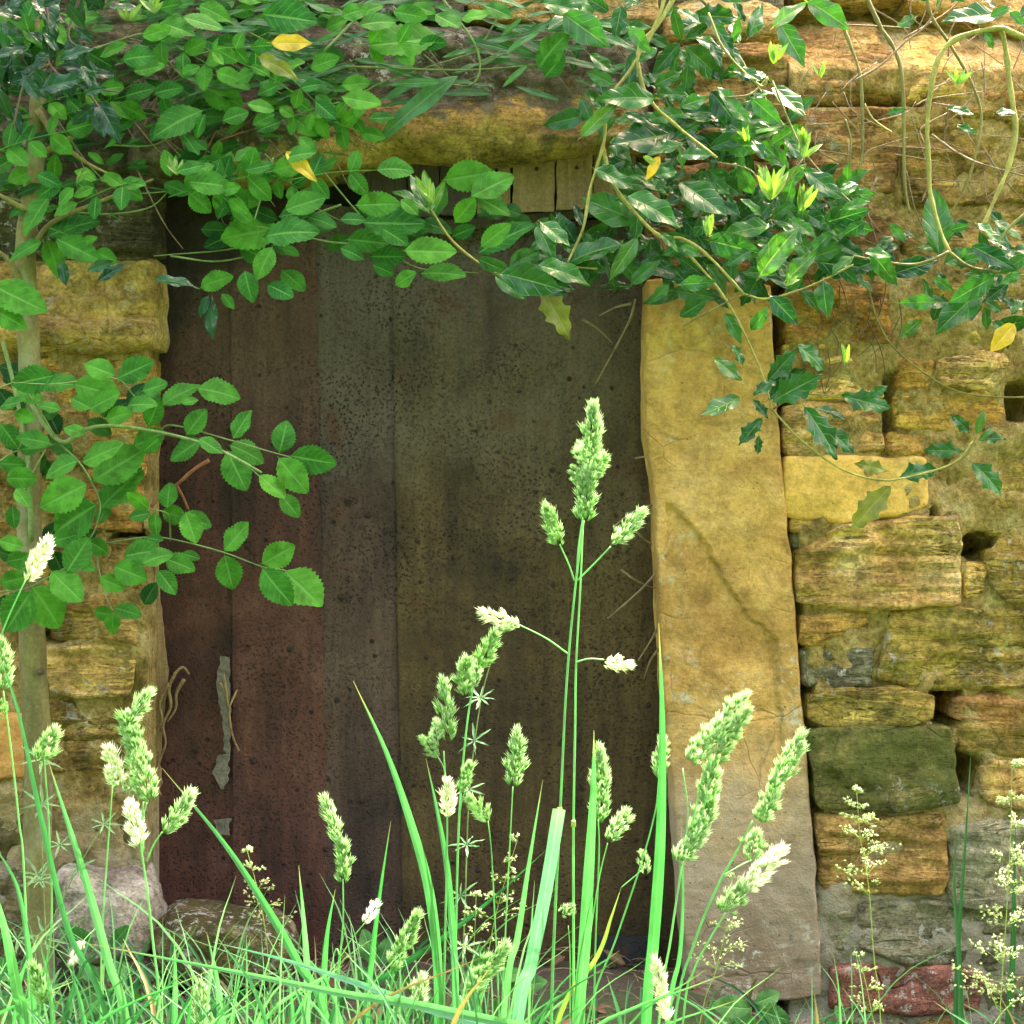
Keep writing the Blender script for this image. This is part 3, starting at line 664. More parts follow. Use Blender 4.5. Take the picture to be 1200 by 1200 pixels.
# ---- dressed upright slab (jamb)
JB = thing('stone_slab', W(885, 1175, .02), 'tall dressed ochre stone slab standing upright at the right edge of the door', 'slab')
CR = [(780, 596), (800, 604), (828, 640), (845, 672), (868, 705), (880, 730), (912, 748)]
def jamb_fn(px, py):
    dy = 0
    if 775 < px < 912 and 590 < py:
        for (x0, y0), (x1, y1) in zip(CR, CR[1:]):
            if x0 <= px < x1:
                yc = y0 + (y1 - y0) * (px - x0) / (x1 - x0); d = py - yc
                d += 8 * noise.noise((px * .05, py * .05, 4)) + 4 * noise.noise((px * .2, py * .2, 4))
                if d > 0: dy += .007 * min(1, d / 3) * max(0, 1 - d / 120)
                if abs(d) < 4: dy += .013 * (1 - abs(d) / 4) * (.55 + .6 * noise.noise((px * .07, 1, 3)))
    t = (py - 1128) + .35 * (px - 900) * 0.9 + 9 * noise.noise((px * .06, py * .06, 1))
    if px > 880 and t > 6 + .6 * max(0, 905 - px) * 3: dy += .004 * min(1, (t - 6) / 6)
    if 880 < px < 918 and 830 < py < 900: dy += .005 * max(0, 1 - abs(px - 916) / 8)
    return dy
stone(JB, [(757, 326), (800, 324), (905, 334)], [(806, 1172), (870, 1178), (966, 1170)], 'jamb', y=-.012, depth=.135, r=.005, amp=.003, lam=.0008, fract=.0015, name='slab_block',
      left=[(757, 326), (756, 400), (757, 510), (766, 560), (770, 650), (774, 760), (786, 900), (796, 1040), (806, 1172)],
      right=[(905, 334), (908, 420), (918, 560), (928, 660), (938, 800), (952, 960), (966, 1170)], fn=jamb_fn, res=.003, edge=.0035, k=.05, grow=0, nmax=420)

# ------------------------------------------------------------------ the metal door
DY = .10
DR = thing('metal_door', W(480, 1180, DY), 'tall rusty brown sheet metal door with vertical seams, under the stone lintel', 'door')
def sheet(xt0, xt1, xb0, xb1, yt, yb, y, mat, thick=.004, label=None, wob=.004, name='metal_sheet', rag=0):
    nx, nz = max(6, int((xt1 - xt0) / 9)), max(8, int((yb - yt) / 9)); vs = []
    for side in (0, 1):
        for j in range(nz + 1):
            for i in range(nx + 1):
                u, v = i / nx, j / nz; py = yt + (yb - yt) * v
                px = (xt0 + (xb0 - xt0) * v) * (1 - u) + (xt1 + (xb1 - xt1) * v) * u
                ed = 2.2 * noise.noise((py * .03, xt0, side * 0)) if i in (0, nx) else 0
                p = W(px + ed, py + (rag * (noise.noise((px * .035, xt0, 2)) + .5 * noise.noise((px * .13, xt0, 5))) * (1 - v) ** 6 if rag else 0), DY); p.y = y + wob * noise.noise((p.x * 5, 2, p.z * 3)) + .0012 * noise.noise((p.x * 30, 1, p.z * 30)) + (thick if side else 0)
                vs.append(p)
    n = nx + 1; o = n * (nz + 1)
    fs = [(j * n + i, (j + 1) * n + i, (j + 1) * n + i + 1, j * n + i + 1) for j in range(nz) for i in range(nx)]
    fs += [tuple(o + k for k in reversed(f)) for f in fs]
    ring = list(range(n)) + [j * n + nx for j in range(1, nz + 1)] + [nz * n + i for i in range(nx - 1, -1, -1)] + [j * n for j in range(nz - 1, 0, -1)]
    for q in range(len(ring)):
        a, b = ring[q], ring[(q + 1) % len(ring)]; fs.append((a, b, o + b, o + a))
    mb = MB(); mb.add(vs, fs); ob = mb.build(name, mat, DR, smooth=False)
    if label: ob['label'] = label
    return ob
sheet(176, 272, 176, 276, 222, 1200, DY + .006, DOOR_RED, rag=5)
sheet(270, 370, 274, 384, 226, 1200, DY + .001, DOOR_RED, rag=5)
sheet(367, 461, 381, 476, 240, 1200, DY + .004, DOOR_GREY, rag=5)
sheet(459, 790, 474, 815, 258, 1200, DY - .002, DOOR_OLIVE, label='wide olive brown sheet', rag=3)
sheet(698, 770, 700, 772, 1096, 1196, DY - .010, DOOR_BLUE, thick=.003, label='blue grey patch plate', wob=.002, name='patch_plate')
for i, (x0, x1) in enumerate([(160, 215), (216.5, 268), (269.5, 322), (323.5, 372), (373.5, 430), (431.5, 500), (501.5, 570), (571.5, 650), (651.5, 730), (731.5, 810)]):
    b = MB(); box(b, W(x0, 0, DY).x, W(x1, 0, DY).x, DY + .02 + .003 * (i % 3), DY + .05, -.05, W(0, 150, DY).z); b.build('backing_plank', BLACKWOOD, DR, smooth=False)
b = MB(); box(b, W(150, 0, DY).x, W(812, 0, DY).x, DY + .052, DY + .07, -.06, W(0, 150, DY).z); b.build('backing_sheet', BLACKWOOD, DR, smooth=False)
# worn boards between lintel and sheet, rail under them
bx = [(430, 478), (480, 516), (518, 558), (560, 598), (601, 649), (651, 692), (694, 742)]
for i, (a, c) in enumerate(bx):
    m = MB(); t0 = 178; t1 = 262 - (a - 430) * .045
    nz, nx = 14, 6; vs = []
    for s in (0, 1):
        for j in range(nz + 1):
            for k in range(nx + 1):
                p = W(a + (c - a) * k / nx + 1.5 * noise.noise((j * .4, i * 3.3, 0)), t0 + (t1 - t0) * j / nz, DY)
                p.y = DY - .05 - .004 * (i % 3) + s * .012 + .002 * noise.noise((p.x * 90, 1, p.z * 8)); vs.append(p)
    n = nx + 1; o = n * (nz + 1)
    fs = [(j * n + k, (j + 1) * n + k, (j + 1) * n + k + 1, j * n + k + 1) for j in range(nz) for k in range(nx)]; fs += [tuple(o + q for q in reversed(f)) for f in fs]
    for j in range(nz):
        fs += [(j * n, o + j * n, o + (j + 1) * n, (j + 1) * n), (j * n + nx, (j + 1) * n + nx, o + (j + 1) * n + nx, o + j * n + nx)]
    m.add(vs, fs); bd = m.build('board', PLANK if i > 2 else DARKWOOD, DR, smooth=False)
    if i > 1:
        m = MB(); c = W((a + c) / 2 + 3, 208 - i * .8, DY); c.y = DY - .05 - .004 * (i % 3) - .003; rr_ = .0042
        m.add([c + Vector((0, -.003, 0))] + [c + Vector((math.cos(k * .785) * rr_, .004, math.sin(k * .785) * rr_)) for k in range(8)], [(0, 1 + (k + 1) % 8, 1 + k) for k in range(8)]); m.build('nail', NAIL, bd)
m = MB(); P = []
for px, py in ((425, 268), (520, 262), (620, 254), (700, 246), (760, 240)): P.append(W(px, py, DY - .035))
tube(m, P, .0145, .0125, 5, 4, .15); m.build('rail', DARKWOOD, DR, smooth=False)
m = MB()
def nail(px, py, r):
    c = W(px, py, DY); c.y = DY - .0035; vs = [c + Vector((0, -r * .6, 0))]
    for k in range(8): vs.append(c + Vector((math.cos(k * .785) * r, .003, math.sin(k * .785) * r)))
    m.add(vs, [(0, 1 + (k + 1) % 8, 1 + k) for k in range(8)])
for px, py in [(408, 588), (431, 604), (556, 660), (647, 551), (648, 685), (653, 741), (560, 560), (656, 870), (636, 824), (424, 938), (480, 930), (541, 865), (677, 867), (760, 826), (382, 995), (297, 892), (730, 1145), (532, 660), (489, 634), (667, 444), (400, 700), (395, 820), (500, 770), (600, 930), (290, 640), (320, 520), (340, 760), (225, 650), (230, 880), (560, 1020), (450, 1080), (640, 1010)]:
    nail(px, py, .0055 + .002 * random.random())
m.build('nail_heads', NAIL, DR)
def ragged(name, pts_l, pts_r, y, mat, label=None):
    m = MB(); n = 40; vs = []; fs = []
    for s in (0, 1):
        for j in range(n + 1):
            a, c = poly_at(pts_l, j / n), poly_at(pts_r, j / n)
            for k in range(5):
                px = a[0] + (c[0] - a[0]) * k / 4; py = a[1] + (c[1] - a[1]) * k / 4
                px += (k in (0, 4)) * 3.5 * noise.noise((py * .11, k, 2)) 
                p = W(px, py, DY); p.y = y + s * .003 - .003 * (k in (0, 4)) * noise.noise((py * .05, 1, k)); vs.append(p)
    o = 5 * (n + 1)
    for j in range(n):
        for k in range(4): fs += [(j * 5 + k, (j + 1) * 5 + k, (j + 1) * 5 + k + 1, j * 5 + k + 1), (o + j * 5 + k, o + j * 5 + k + 1, o + (j + 1) * 5 + k + 1, o + (j + 1) * 5 + k)]
        fs += [(j * 5, o + j * 5, o + j * 5 + 5, j * 5 + 5), (j * 5 + 4, j * 5 + 9, o + j * 5 + 9, o + j * 5 + 4)]
    m.add(vs, fs); ob = m.build(name, mat, DR, smooth=False)
    if label: ob['label'] = label
ragged('peeling_strip', [(259, 768), (254, 800), (262, 850), (264, 880)], [(270, 770), (270, 810), (271, 850), (270, 885)], DY - .008, FLAKE, 'grey strip of peeling paint hanging at a seam')
ragged('peeling_strip', [(256, 884), (250, 905), (260, 924)], [(269, 882), (270, 900), (264, 924)], DY - .008, FLAKE)
ragged('peeling_strip', [(253, 960), (253, 977)], [(270, 958), (269, 978)], DY - .008, FLAKE)
ragged('door_edge', [(182, 640), (185, 700), (182, 790), (180, 850), (186, 930)], [(187, 640), (190, 700), (200, 790), (192, 850), (191, 930)], DY - .018, PLANK, 'split strip of old timber along the hinge side')

# ------------------------------------------------------------------ loose stones at the foot of the wall
def boulder(px0, py0, px1, py1, y, st, label, seed):
    c = (W(px0, py0, y) + W(px1, py1, y)) / 2; rx = M((px1 - px0) / 2, y); rz = M((py1 - py0) / 2, y); ry = min(rx, .11)
    import bmesh
    bm = bmesh.new(); bmesh.ops.create_icosphere(bm, subdivisions=6, radius=1)
    vs = []
    for v in bm.verts:
        p = v.co.copy(); e = 2.0 / 3.4
        p = Vector([math.copysign(abs(q) ** e, q) for q in p])
        p = Vector((p.x * rx, p.y * ry, p.z * rz)); w = p + c
        p *= 1 + .22 * noise.fractal(w * 7 + Vector((seed, 0, 0)), .9, 2.1, 5)
        vs.append(p + c)
    mb = MB(); mb.add(vs, [tuple(v.index for v in f.verts) for f in bm.faces]); bm.free()
    o = mb.build('loose_stone', ST[st]); me = o.data
    off = Vector((c.x, c.y, c.z - rz)); me.transform(__import__('mathutils').Matrix.Translation(-off)); o.location = off
    return tag(o, label, 'stone', 'loose stones at the foot of the door')
boulder(62, 1015, 196, 1118, -.02, 'white', 'pale grey lichened stone below the left edge of the door', 1)
boulder(184, 1066, 346, 1150, -.02, 'moss', 'flat moss covered stone lying along the foot of the door', 5)
boulder(96, 1118, 196, 1200, -.06, 'dark', 'dark speckled stone underneath the pale lichened one', 9)
# ------------------------------------------------------------------ shrubs
def zc(ox, oy, L):                     # coordinates read from a 3x enlargement of the photograph whose corner is (ox, oy)
    return [tuple((c / 3 + (ox if i % 2 == 0 else oy)) for i, c in enumerate(t)) for t in L]
def put(mb, L, y, kind, wf=1.0, spread=.05, tilt=.35, stalk=.10, nrm=None, rmul=(0, 1)):
    for bx_, by_, tx_, ty_ in L:
        yb = y + R(-spread, spread); l = M(math.hypot(tx_ - bx_, ty_ - by_), yb)
        yt = yb + R(-tilt, tilt * .6) * l
        leaf(mb, W(bx_, by_, yb), W(tx_, ty_, yt), kind, wf * R(.9, 1.1), rnd=R(*rmul), nrm=nrm, stalk=stalk)
def path(L, y, dy=0.0):
    n = len(L); return [W(p[0], p[1], (p[2] if len(p) > 2 else y + dy * i / max(1, n - 1))) for i, p in enumerate(L)]
def zpath(ox, oy, L, y, dy=0.0): return path([(a / 3 + ox, b / 3 + oy) for a, b in L], y, dy)

def by_branch(L, branches):
    """sort leaves to the branch their base is nearest to"""
    out = [[] for _ in branches]
    smp = [[(poly_at(P, k / 12)) for k in range(13)] for P in branches]
    for l in L:
        dd = [min((l[0] - a) ** 2 + (l[1] - b) ** 2 for a, b in q) for q in smp]; out[dd.index(min(dd))].append(l)
    return out

# ---- wild rose in front of the left edge of the door
RB = thing('rose_bush', W(40, 1190, -.16) * 1.0, 'wild rose with toothed oval leaflets arching from the left across the middle of the door', 'rose bush', 'wild roses')
RB.location.z = ground_z(RB.location.x, RB.location.y)
r4 = zc(0, 400, [(405,120,295,75),(412,130,538,70),(190,120,40,150),(150,150,275,150),(260,150,420,190),(312,240,418,180),(372,275,465,245),(250,200,320,235),(520,300,562,205),(450,225,545,215),
 (500,175,590,150),(570,225,695,140),(690,165,845,185),(640,220,695,200),(655,330,722,238),(705,345,605,420),(700,340,780,395),(800,385,865,522),(805,365,935,410),(820,342,880,242),(982,392,1012,278),(1022,402,1180,430),(980,410,1080,530),
 (910,470,1002,548),(985,540,1055,612),(468,370,578,318),(288,427,432,360),(325,492,502,378),(275,420,147,462),(305,502,140,578),(350,590,496,445),(340,575,170,670),(345,640,385,560),(65,380,145,375),(0,290,65,372),(0,230,92,212),
 (50,250,122,275),(-5,430,86,432),(45,578,46,658),(55,518,102,575),(20,480,130,482),(525,588,448,530),(590,588,592,493),(530,605,450,615),(545,600,548,682),(570,600,660,620),(640,610,742,650),(652,600,690,708),(510,690,572,700),
 (788,738,872,638),(790,752,820,872),(920,782,1037,718),(922,798,1022,928),(1000,806,1128,926),(435,755,562,728),(500,780,600,735),(580,762,680,800),(555,805,622,888),(640,745,702,765),(400,790,512,835),(310,700,380,745),(180,808,288,912),
 (112,862,225,1002),(0,850,92,828),(108,880,15,1022),(235,812,310,690),(270,772,332,800),(330,950,402,962),(400,935,496,965),(395,950,395,1028),(20,775,112,758),(-5,700,82,722),(180,705,272,680),(160,760,60,800),(350,830,440,870),
 (150,210,60,170),(215,240,130,225),(300,330,225,300),(560,340,500,390),(180,360,60,330)])
S = lambda L, dy=-.1, y=-.12: zpath(0, 400, L, y, dy)
for P, r0, r1 in [(S([(110,700),(100,430),(60,200),(10,0)], 0), .0045, .0035), (S([(110,220),(160,300),(225,355),(300,310),(400,297),(560,320),(700,355),(800,395),(920,462)], -.12), .0042, .0022)]:
    m = MB(); tube(m, P, r0, r1, 6, 8, .08, .5); m.build('cane', GREENCANE, RB)
STK = [[(560,318),(610,295),(800,345),(950,388),(1030,410)], [(215,365),(290,440),(350,560),(340,640),(310,700),(220,790)], [(350,715),(500,690),(600,695),(780,740),(920,792),(1005,806)], [(560,240),(480,200),(400,130),(200,150),(40,145)],
          [(200,360),(60,385),(0,420)], [(210,360),(130,230),(60,150),(-20,170)], [(310,700),(250,780),(150,840),(90,870),(0,880)], [(110,370),(90,470),(60,560)], [(330,700),(360,860),(395,945)], [(600,700),(590,610),(530,590)], [(800,395),(860,430),(980,535)], [(160,380),(110,470),(65,560)]]
for L, G_ in zip(STK, by_branch(r4, [zc(0, 400, L) for L in STK])):
    m = MB(); tube(m, S(L, -.08, -.14), .0018, .0010, 6, 5, 0, .3); k_ = m.build('leaf_stalk', GREENCANE, RB)
    if G_: m = MB(); put(m, G_, -.20, 'rose', 1.06, .05, .35, .06, rmul=(.3, 1)); m.build('leaflets', ROSE, k_)
m = MB()
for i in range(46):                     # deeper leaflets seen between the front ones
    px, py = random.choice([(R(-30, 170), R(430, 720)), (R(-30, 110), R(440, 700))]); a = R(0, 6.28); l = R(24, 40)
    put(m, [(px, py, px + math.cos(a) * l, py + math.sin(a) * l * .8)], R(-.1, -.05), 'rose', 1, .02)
m.build('shade_tinted_leaflets', ROSE_SHADE, RB)
m = MB(); tube(m, S([(735,418),(680,452),(620,505),(575,530),(530,582)], 0, -.11), .0035, .0028, 5, 6, .2); tube(m, S([(622,508),(645,550),(662,592)], 0, -.11), .003, .002, 5, 6, .2); m.build('old_cane', REDTWIG, RB)

# ---- upper rose hanging over the lintel
RU = thing('rose_bush', W(250, 80, -.05), 'dense green rose spray tumbling over the lintel at the upper left of the door', 'rose bush', 'wild roses')
r1 = zc(0, 0, [(165,832,345,758),(195,838,347,912),(165,842,212,962),(150,850,22,905),(172,690,75,822),(-30,1000,160,1095),(-40,1080,90,1145),(42,522,108,430),(712,388,538,462),(722,400,680,482),(708,300,852,372),(782,425,876,388),(868,365,965,382),(888,440,962,400),
 (260,602,342,622),(350,625,412,642),(418,640,512,652),(130,612,212,650),(600,622,582,528),(575,645,665,682),(660,640,815,645),(622,602,718,580),(765,772,802,695),(800,690,912,712),(810,720,892,782),(985,800,780,838),(840,870,952,915),(930,832,1105,792),(1000,740,1142,690),
 (1080,762,1185,792),(980,762,1102,738),(958,868,900,978),(992,872,1052,892),(860,952,882,1055),(990,952,1072,1012),(940,1000,1032,1045),(705,1012,805,960),(780,1032,822,1085),(920,50,1110,70),(640,60,780,100),(560,80,680,110),(720,140,830,190),(800,110,822,200),
 (430,210,540,190),(470,250,580,235),(640,260,700,230),(760,250,840,280),(880,230,950,260),(1000,560,1100,520),(1050,480,1110,540),(900,520,820,560),(1120,600,1190,560),(350,200,440,150),(500,130,600,100),(640,470,700,540),(720,560,830,590),(860,600,960,580),(220,640,130,690),(260,660,200,720),
 (330,660,260,690),(440,660,500,700),(100,720,30,760),(1090,240,1190,200),(1100,320,1200,290),(1040,420,1110,470),(560,30,640,10),(700,20,800,60),(420,60,520,40),(300,180,390,230),(540,330,640,300)])
r2 = zc(400, 0, [(350,130,105,165),(360,632,532,605),(455,692,602,615),(478,692,592,755),(400,782,470,698),(388,832,468,798),(50,722,208,712),(208,702,272,748),(490,868,592,788),(482,890,668,778),(590,935,695,888),(100,902,225,902),(110,932,188,962),(190,1002,262,958),(280,962,432,952),
 (220,882,402,885),(230,852,302,822),(-5,772,88,768),(75,782,292,792),(20,842,162,852),(-5,872,82,902),(140,802,232,852),(500,922,592,942),(690,240,790,105),(715,272,782,190),(0,60,90,20),(60,90,190,60),(180,40,300,60),(240,20,330,40),(420,70,520,40),(0,340,140,370),(0,300,100,290),(150,20,60,40),(500,20,600,50),(330,50,420,100)])
m = MB(); put(m, r1 + r2, -.15, 'rose', .92, .06, .45, .06, rmul=(.1, 1)); m.build('leaflets', ROSE, RU)
m = MB(); m2 = MB()
for i in range(470):
    px = R(-30, 400); py = R(-30, 250) if px < 190 else R(-30, 190)
    if px > 190 and py > 150 and random.random() < .6: continue
    if random.random() < .5 * (py > 90) * (60 < px < 190): continue
    a = R(-.9, .9) + random.choice([0, math.pi]); l = R(16, 36)
    put(m if i % 3 else m2, [(px, py, px + math.cos(a) * l, py + math.sin(a) * l * .7)], R(-.12, -.03), random.choice(['rose', 'rose', 'entire', 'lance']), R(.6, 1.0), .02, .6)
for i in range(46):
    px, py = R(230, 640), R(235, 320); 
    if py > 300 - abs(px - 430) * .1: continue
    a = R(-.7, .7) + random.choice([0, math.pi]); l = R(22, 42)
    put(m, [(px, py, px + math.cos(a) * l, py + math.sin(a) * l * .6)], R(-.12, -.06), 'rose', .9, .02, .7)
m.build('shade_tinted_leaflets', ROSE_SHADE, RU); m2.build('small_leaflets', ROSE, RU)  # the darker set carries the shade of the leaf mass in its colour
m = MB()
for i in range(40):
    px, py = R(-20, 420), R(0, 240) if random.random() < .5 else R(100, 300)
    if px > 250 and py > 215 or (60 < px < 180 and 250 < py): continue
    a = R(-.5, .9) + random.choice([0, math.pi]); y = R(-.19, -.10); L = R(60, 105); n_ = random.choice([2, 3])
    dx, dy = math.cos(a), math.sin(a) * .75; tl = []
    for k in range(n_):
        q = (k + .6) / (n_ + .3); lx, ly = px + dx * L * q, py + dy * L * q; l = L * R(.3, .4)
        for sg in (-1, 1): tl.append((lx, ly, lx + (dx * .5 - dy * sg) * l, ly + (dy * .5 + dx * sg * .8) * l))
    ex, ey = px + dx * L, py + dy * L; tl.append((ex, ey, ex + dx * L * .42, ey + dy * L * .42))
    put(m, tl, y, 'rose', .95, .012, .5, .05); tube(m, path([(px, py), (px + dx * L * .5, py + dy * L * .5 - 3), (ex, ey)], y), .0010, .0007, 5, 4)
m.build('leaf_sprays', ROSE, RU)
m = MB()
for i in range(170):                    # narrow leaves lying over the lintel
    px, py = R(200, 720), R(-10, 120); 
    if random.random() < (px - 200) / 900 * (py > 60): continue
    a = R(-.5, .35); l = R(28, 80); s = random.choice([-1, 1])
    put(m, [(px, py, px + s * math.cos(a) * l, py + math.sin(a) * l)], R(-.13, -.06), 'lance', R(.6, 1.3), .02, .3, 0)
for a in zc(400, 0, [(410,265,95,485),(350,290,160,292),(655,230,562,300),(440,60,330,20),(560,130,640,60),(700,110,560,180)]): put(m, [a], -.16, 'lance', 1.3, .01, .1, 0)
m.build('narrow_leaves', LANCE, RU)
m = MB()
for L in [[(40,100),(120,210),(190,225),(300,195),(420,130)], [(0,230),(100,250),(170,245),(200,222)], [(330,140),(420,250),(480,310),(560,320)], [(60,300),(40,260),(25,210)], [(400,240),(330,265),(280,290),(180,300)], [(310,180),(360,235),(400,260)], [(320,185),(308,225),(298,258)], [(480,240),(420,285),(300,265)],
          [(230,10),(330,60),(400,130),(440,100),(560,60)], [(520,0),(560,60),(550,100),(480,85)], [(100,60),(200,40),(330,110)], [(130,170),(180,170),(215,148)], [(380,60),(420,20),(470,-20)], [(600,-10),(560,70),(620,40)], [(405,78),(540,82),(640,75)], [(200,300),(260,306),(330,288)]]:
    L2 = [(x, y) for x, y in L]; tube(m, path(L2, R(-.14, -.08), R(-.05, .05)), R(.0016, .0026), .001, 6, 5, .1, .3)
m.build('stems', GREENCANE, RU)
m = MB()
for i in range(60):
    px, py = (R(50, 400), R(20, 200)) if i < 40 else (R(380, 720), R(-10, 90)); a = R(-1.2, 1.2); l = R(40, 120); c = R(-20, 20)
    tube(m, path([(px, py), (px + math.cos(a) * l * .5 + c * .3, py + math.sin(a) * l * .5 + c), (px + math.cos(a) * l, py + math.sin(a) * l)], R(-.08, -.03)), R(.0010, .0018), .0007, 5, 5)
m.build('dead_twigs', TWIG, RU)
m = MB()
for (x, y), n in [((208, 205), 7), ((150, 25), 5), ((180, 15), 6), ((90, 215), 3)]:
    for k in range(n): 
        a = -math.pi / 2 + R(-.8, .8); l = R(15, 28); put(m, [(x, y, x + math.cos(a) * l, y + math.sin(a) * l)], -.19, 'shoot', 1, .01, .3, 0)
m.build('young_shoots', SHOOT, RU)
for label, L, wf, mat in [('bright yellow oval leaf caught in the spray above the lintel', (318, 50, 367, 52), 1.3, YELLOW), ('curled yellow leaf hanging below the lintel end among rose stems', (335, 178, 372, 212), .9, YELLOW), ('dull olive leaf just under the bright yellow oval one', (303, 66, 350, 90), 1.0, OLIVELEAF)]:
    m = MB(); put(m, [L], -.21, 'entire', wf, 0, .1, .12, nrm=(0, -1, .2)); o = m.build('yellow_leaf', mat)
    off = W(L[0], L[1], -.21); o.data.transform(__import__('mathutils').Matrix.Translation(-off)); o.location = off
    tag(o, label, 'leaf', 'yellowing leaves')

# ---- sapling at the left edge
SP = thing('sapling', Vector((W(42, 1190, -.10).x, -.10, ground_z(-.8, -.1))), 'slim olive barked sapling trunk standing against the wall at the left edge', 'sapling')
m = MB(); tube(m, [Vector((W(46, 0, -.1).x, -.10, .0))] + path([(48, 1100), (44, 1000), (45, 900), (40, 800), (36, 700), (34, 600), (36, 480), (32, 360), (30, 290), (38, 220), (43, 150), (46, 90), (40, 20), (46, -60)], -.10), .0265, .012, 6, 14, .12); m.build('trunk', BARK, SP)
m = MB()
for L in [[(34, 300), (60, 262), (120, 235), (180, 210)], [(44, 130), (70, 165), (100, 190), (130, 205)], [(48, 180), (90, 155), (105, 105)], [(40, 250), (10, 235), (-20, 215)], [(30, 340), (5, 300), (-20, 290)]]: tube(m, path(L, -.11, -.04), .006, .002, 6, 7, .15)
m.build('branches', OLIVESTEM, SP)
m = MB(); c = W(46, 788, -.128); 
for k in range(1): tube(m, [c + Vector((0, .012, 0)), c + Vector((0, -.002, 0))], .006, .004, 3, 10)
m.build('knot', DARKTWIG, SP)

# ---- dark holly at the top left corner
HD = thing('holly_bush', W(40, -20, -.12), 'very dark glossy holly sprig before the sapling at the top left corner', 'holly', 'holly sprays')
hd = zc(0, 0, [(170,60,110,-20),(165,85,175,215),(235,15,300,105),(240,130,290,235),(-20,200,95,160),(80,265,140,355),(140,315,290,265),(285,230,352,332),(325,310,260,290),(-10,310,40,425),(215,920,232,1005),(310,950,402,918),(345,985,445,930),(345,360,422,488),(332,370,250,440),(60,300,-20,240),(150,20,230,-10),
 (0,80,80,130),(200,180,150,110),(210,210,330,160),(300,330,370,300),(40,200,-10,330),(20,30,90,-10),(120,240,190,330),(270,100,330,150)])
m = MB(); put(m, hd, -.24, 'entire', 1.15, .05, .5); put(m, zc(0, 0, [(745,1050,738,1192),(732,1040,700,1120),(545,982,705,998)]), -.2, 'entire', 1.0, .02, .3); 
for i in range(45):
    px, py = R(-30, 130), R(-30, 130); a = R(0, 6.28); l = R(28, 50); put(m, [(px, py, px + math.cos(a) * l, py + math.sin(a) * l)], R(-.22, -.14), 'entire', 1.1, .02, .6)
m.build('leaves', HOLLY_D, HD)
m = MB()
for L in [[(45, -30), (56, 20), (58, 75), (95, 100), (140, 108)], [(58, 75), (30, 95), (15, 150)], [(95, 100), (112, 120), (140, 165)], [(100, -20), (80, 40), (100, 60)]]: tube(m, path(L, -.22), .0026, .0014, 6, 6, .1)
m.build('twigs', DARKTWIG, HD)

# ---- the big holly hanging right of centre
HC = thing('holly_bush', W(770, -20, -.1), 'thick glossy holly bough hanging over the top of the upright slab, with lime green shoots', 'holly', 'holly sprays')
h2 = zc(400, 0, [(700,10,872,35),(782,50,942,165),(872,190,965,265),(1105,345,900,335),(985,20,962,130),(1012,92,1085,182),(1182,465,940,520),(1205,500,1070,555),(1050,785,842,690),(1005,690,1205,770),(890,592,1042,662),(1050,925,1205,965),(1130,725,1205,690),(690,790,752,915),(700,780,805,862),
 (800,922,990,832),(600,930,700,880),(540,970,655,1055),(560,962,785,1012),(650,992,832,1012),(690,932,882,972),(310,745,190,650),(320,760,372,650),(1100,300,1200,250),(1000,400,1080,430),(1110,170,1040,220),(1120,60,1190,20),(960,300,860,250),(940,40,860,-10),(1060,-10,990,30),(1100,620,1190,590),
 (1000,560,900,610),(1120,820,1195,880),(1150,1000,1090,1060),(640,960,560,1010),(760,950,860,900),(480,910,590,960)])
h3 = zc(800, 0, [(10,165,152,282),(100,322,215,462),(-10,375,92,340),(-10,450,112,555),(-10,545,110,540),(135,505,292,515),(320,302,432,412),(340,82,432,232),(440,5,592,92),(242,345,352,442),(90,600,218,692),(245,682,195,578),(-10,640,158,755),(-10,692,122,745),(425,595,562,705),(560,735,660,705),(480,790,662,732),
 (560,660,612,632),(170,995,170,880),(90,845,282,892),(310,792,130,822),(380,772,472,832),(470,922,662,942),(460,905,562,868),(495,985,500,1110),(310,1042,405,1140),(-10,1000,122,992),(-10,1112,92,1050),(150,1102,212,1205),(240,1162,302,1080),(730,785,782,852),(660,885,762,1005),(640,885,742,895),(540,700,620,640),(420,860,350,790),
 (200,760,120,700),(240,880,150,930),(60,900,-10,860),(420,960,360,1030),(540,930,620,1000),(520,820,440,900),(200,400,120,300),(40,240,-20,160),(60,80,-10,20),(200,240,280,290),(290,560,240,480),(330,700,420,780),(110,760,30,830),(360,480,420,560),(60,960,-20,900),(640,780,560,830),(600,900,520,960)])
h6 = zc(800, 400, [(300,140,402,25),(400,12,518,98),(300,205,435,95),(315,212,485,112),(280,272,195,365),(268,330,262,398),(430,232,555,412),(470,232,592,272),(505,300,602,392),(560,190,738,240),(650,205,720,150),(300,270,250,200),(250,190,330,130),(320,100,400,130),(170,10,225,85)])
m = MB()
for i in range(270):
    q = random.random()
    if q < .6: px, py = R(700, 940), R(130, 345)
    elif q < .75: px, py = R(680, 900), R(-20, 140)
    elif q < .9: px, py = R(930, 1010), R(215, 330)
    else: px, py = R(640, 740), R(265, 315)
    a = R(0, 6.28); l = R(34, 60); put(m, [(px, py, px + math.cos(a) * l, py + math.sin(a) * l * .8)], R(-.18, -.04), 'holly' if i % 3 == 0 else 'entire', 1.05, .02, .6)
m.build('inner_leaves', HOLLY, HC)
m = MB(); put(m, zc(800, 400, [(200,198,62,268),(110,60,208,140)]) + zc(800, 0, [(270,970,398,785),(365,985,470,885),(320,95,436,-5)]), -.27, 'entire', 1.25, .01, .3, nrm=(.1, -1, .75)); 
put(m, zc(400, 0, [(300,735,240,600),(315,730,292,595),(310,740,368,630),(842,482,975,352),(1042,835,942,985)]), -.24, 'entire', .8, .01, .4)
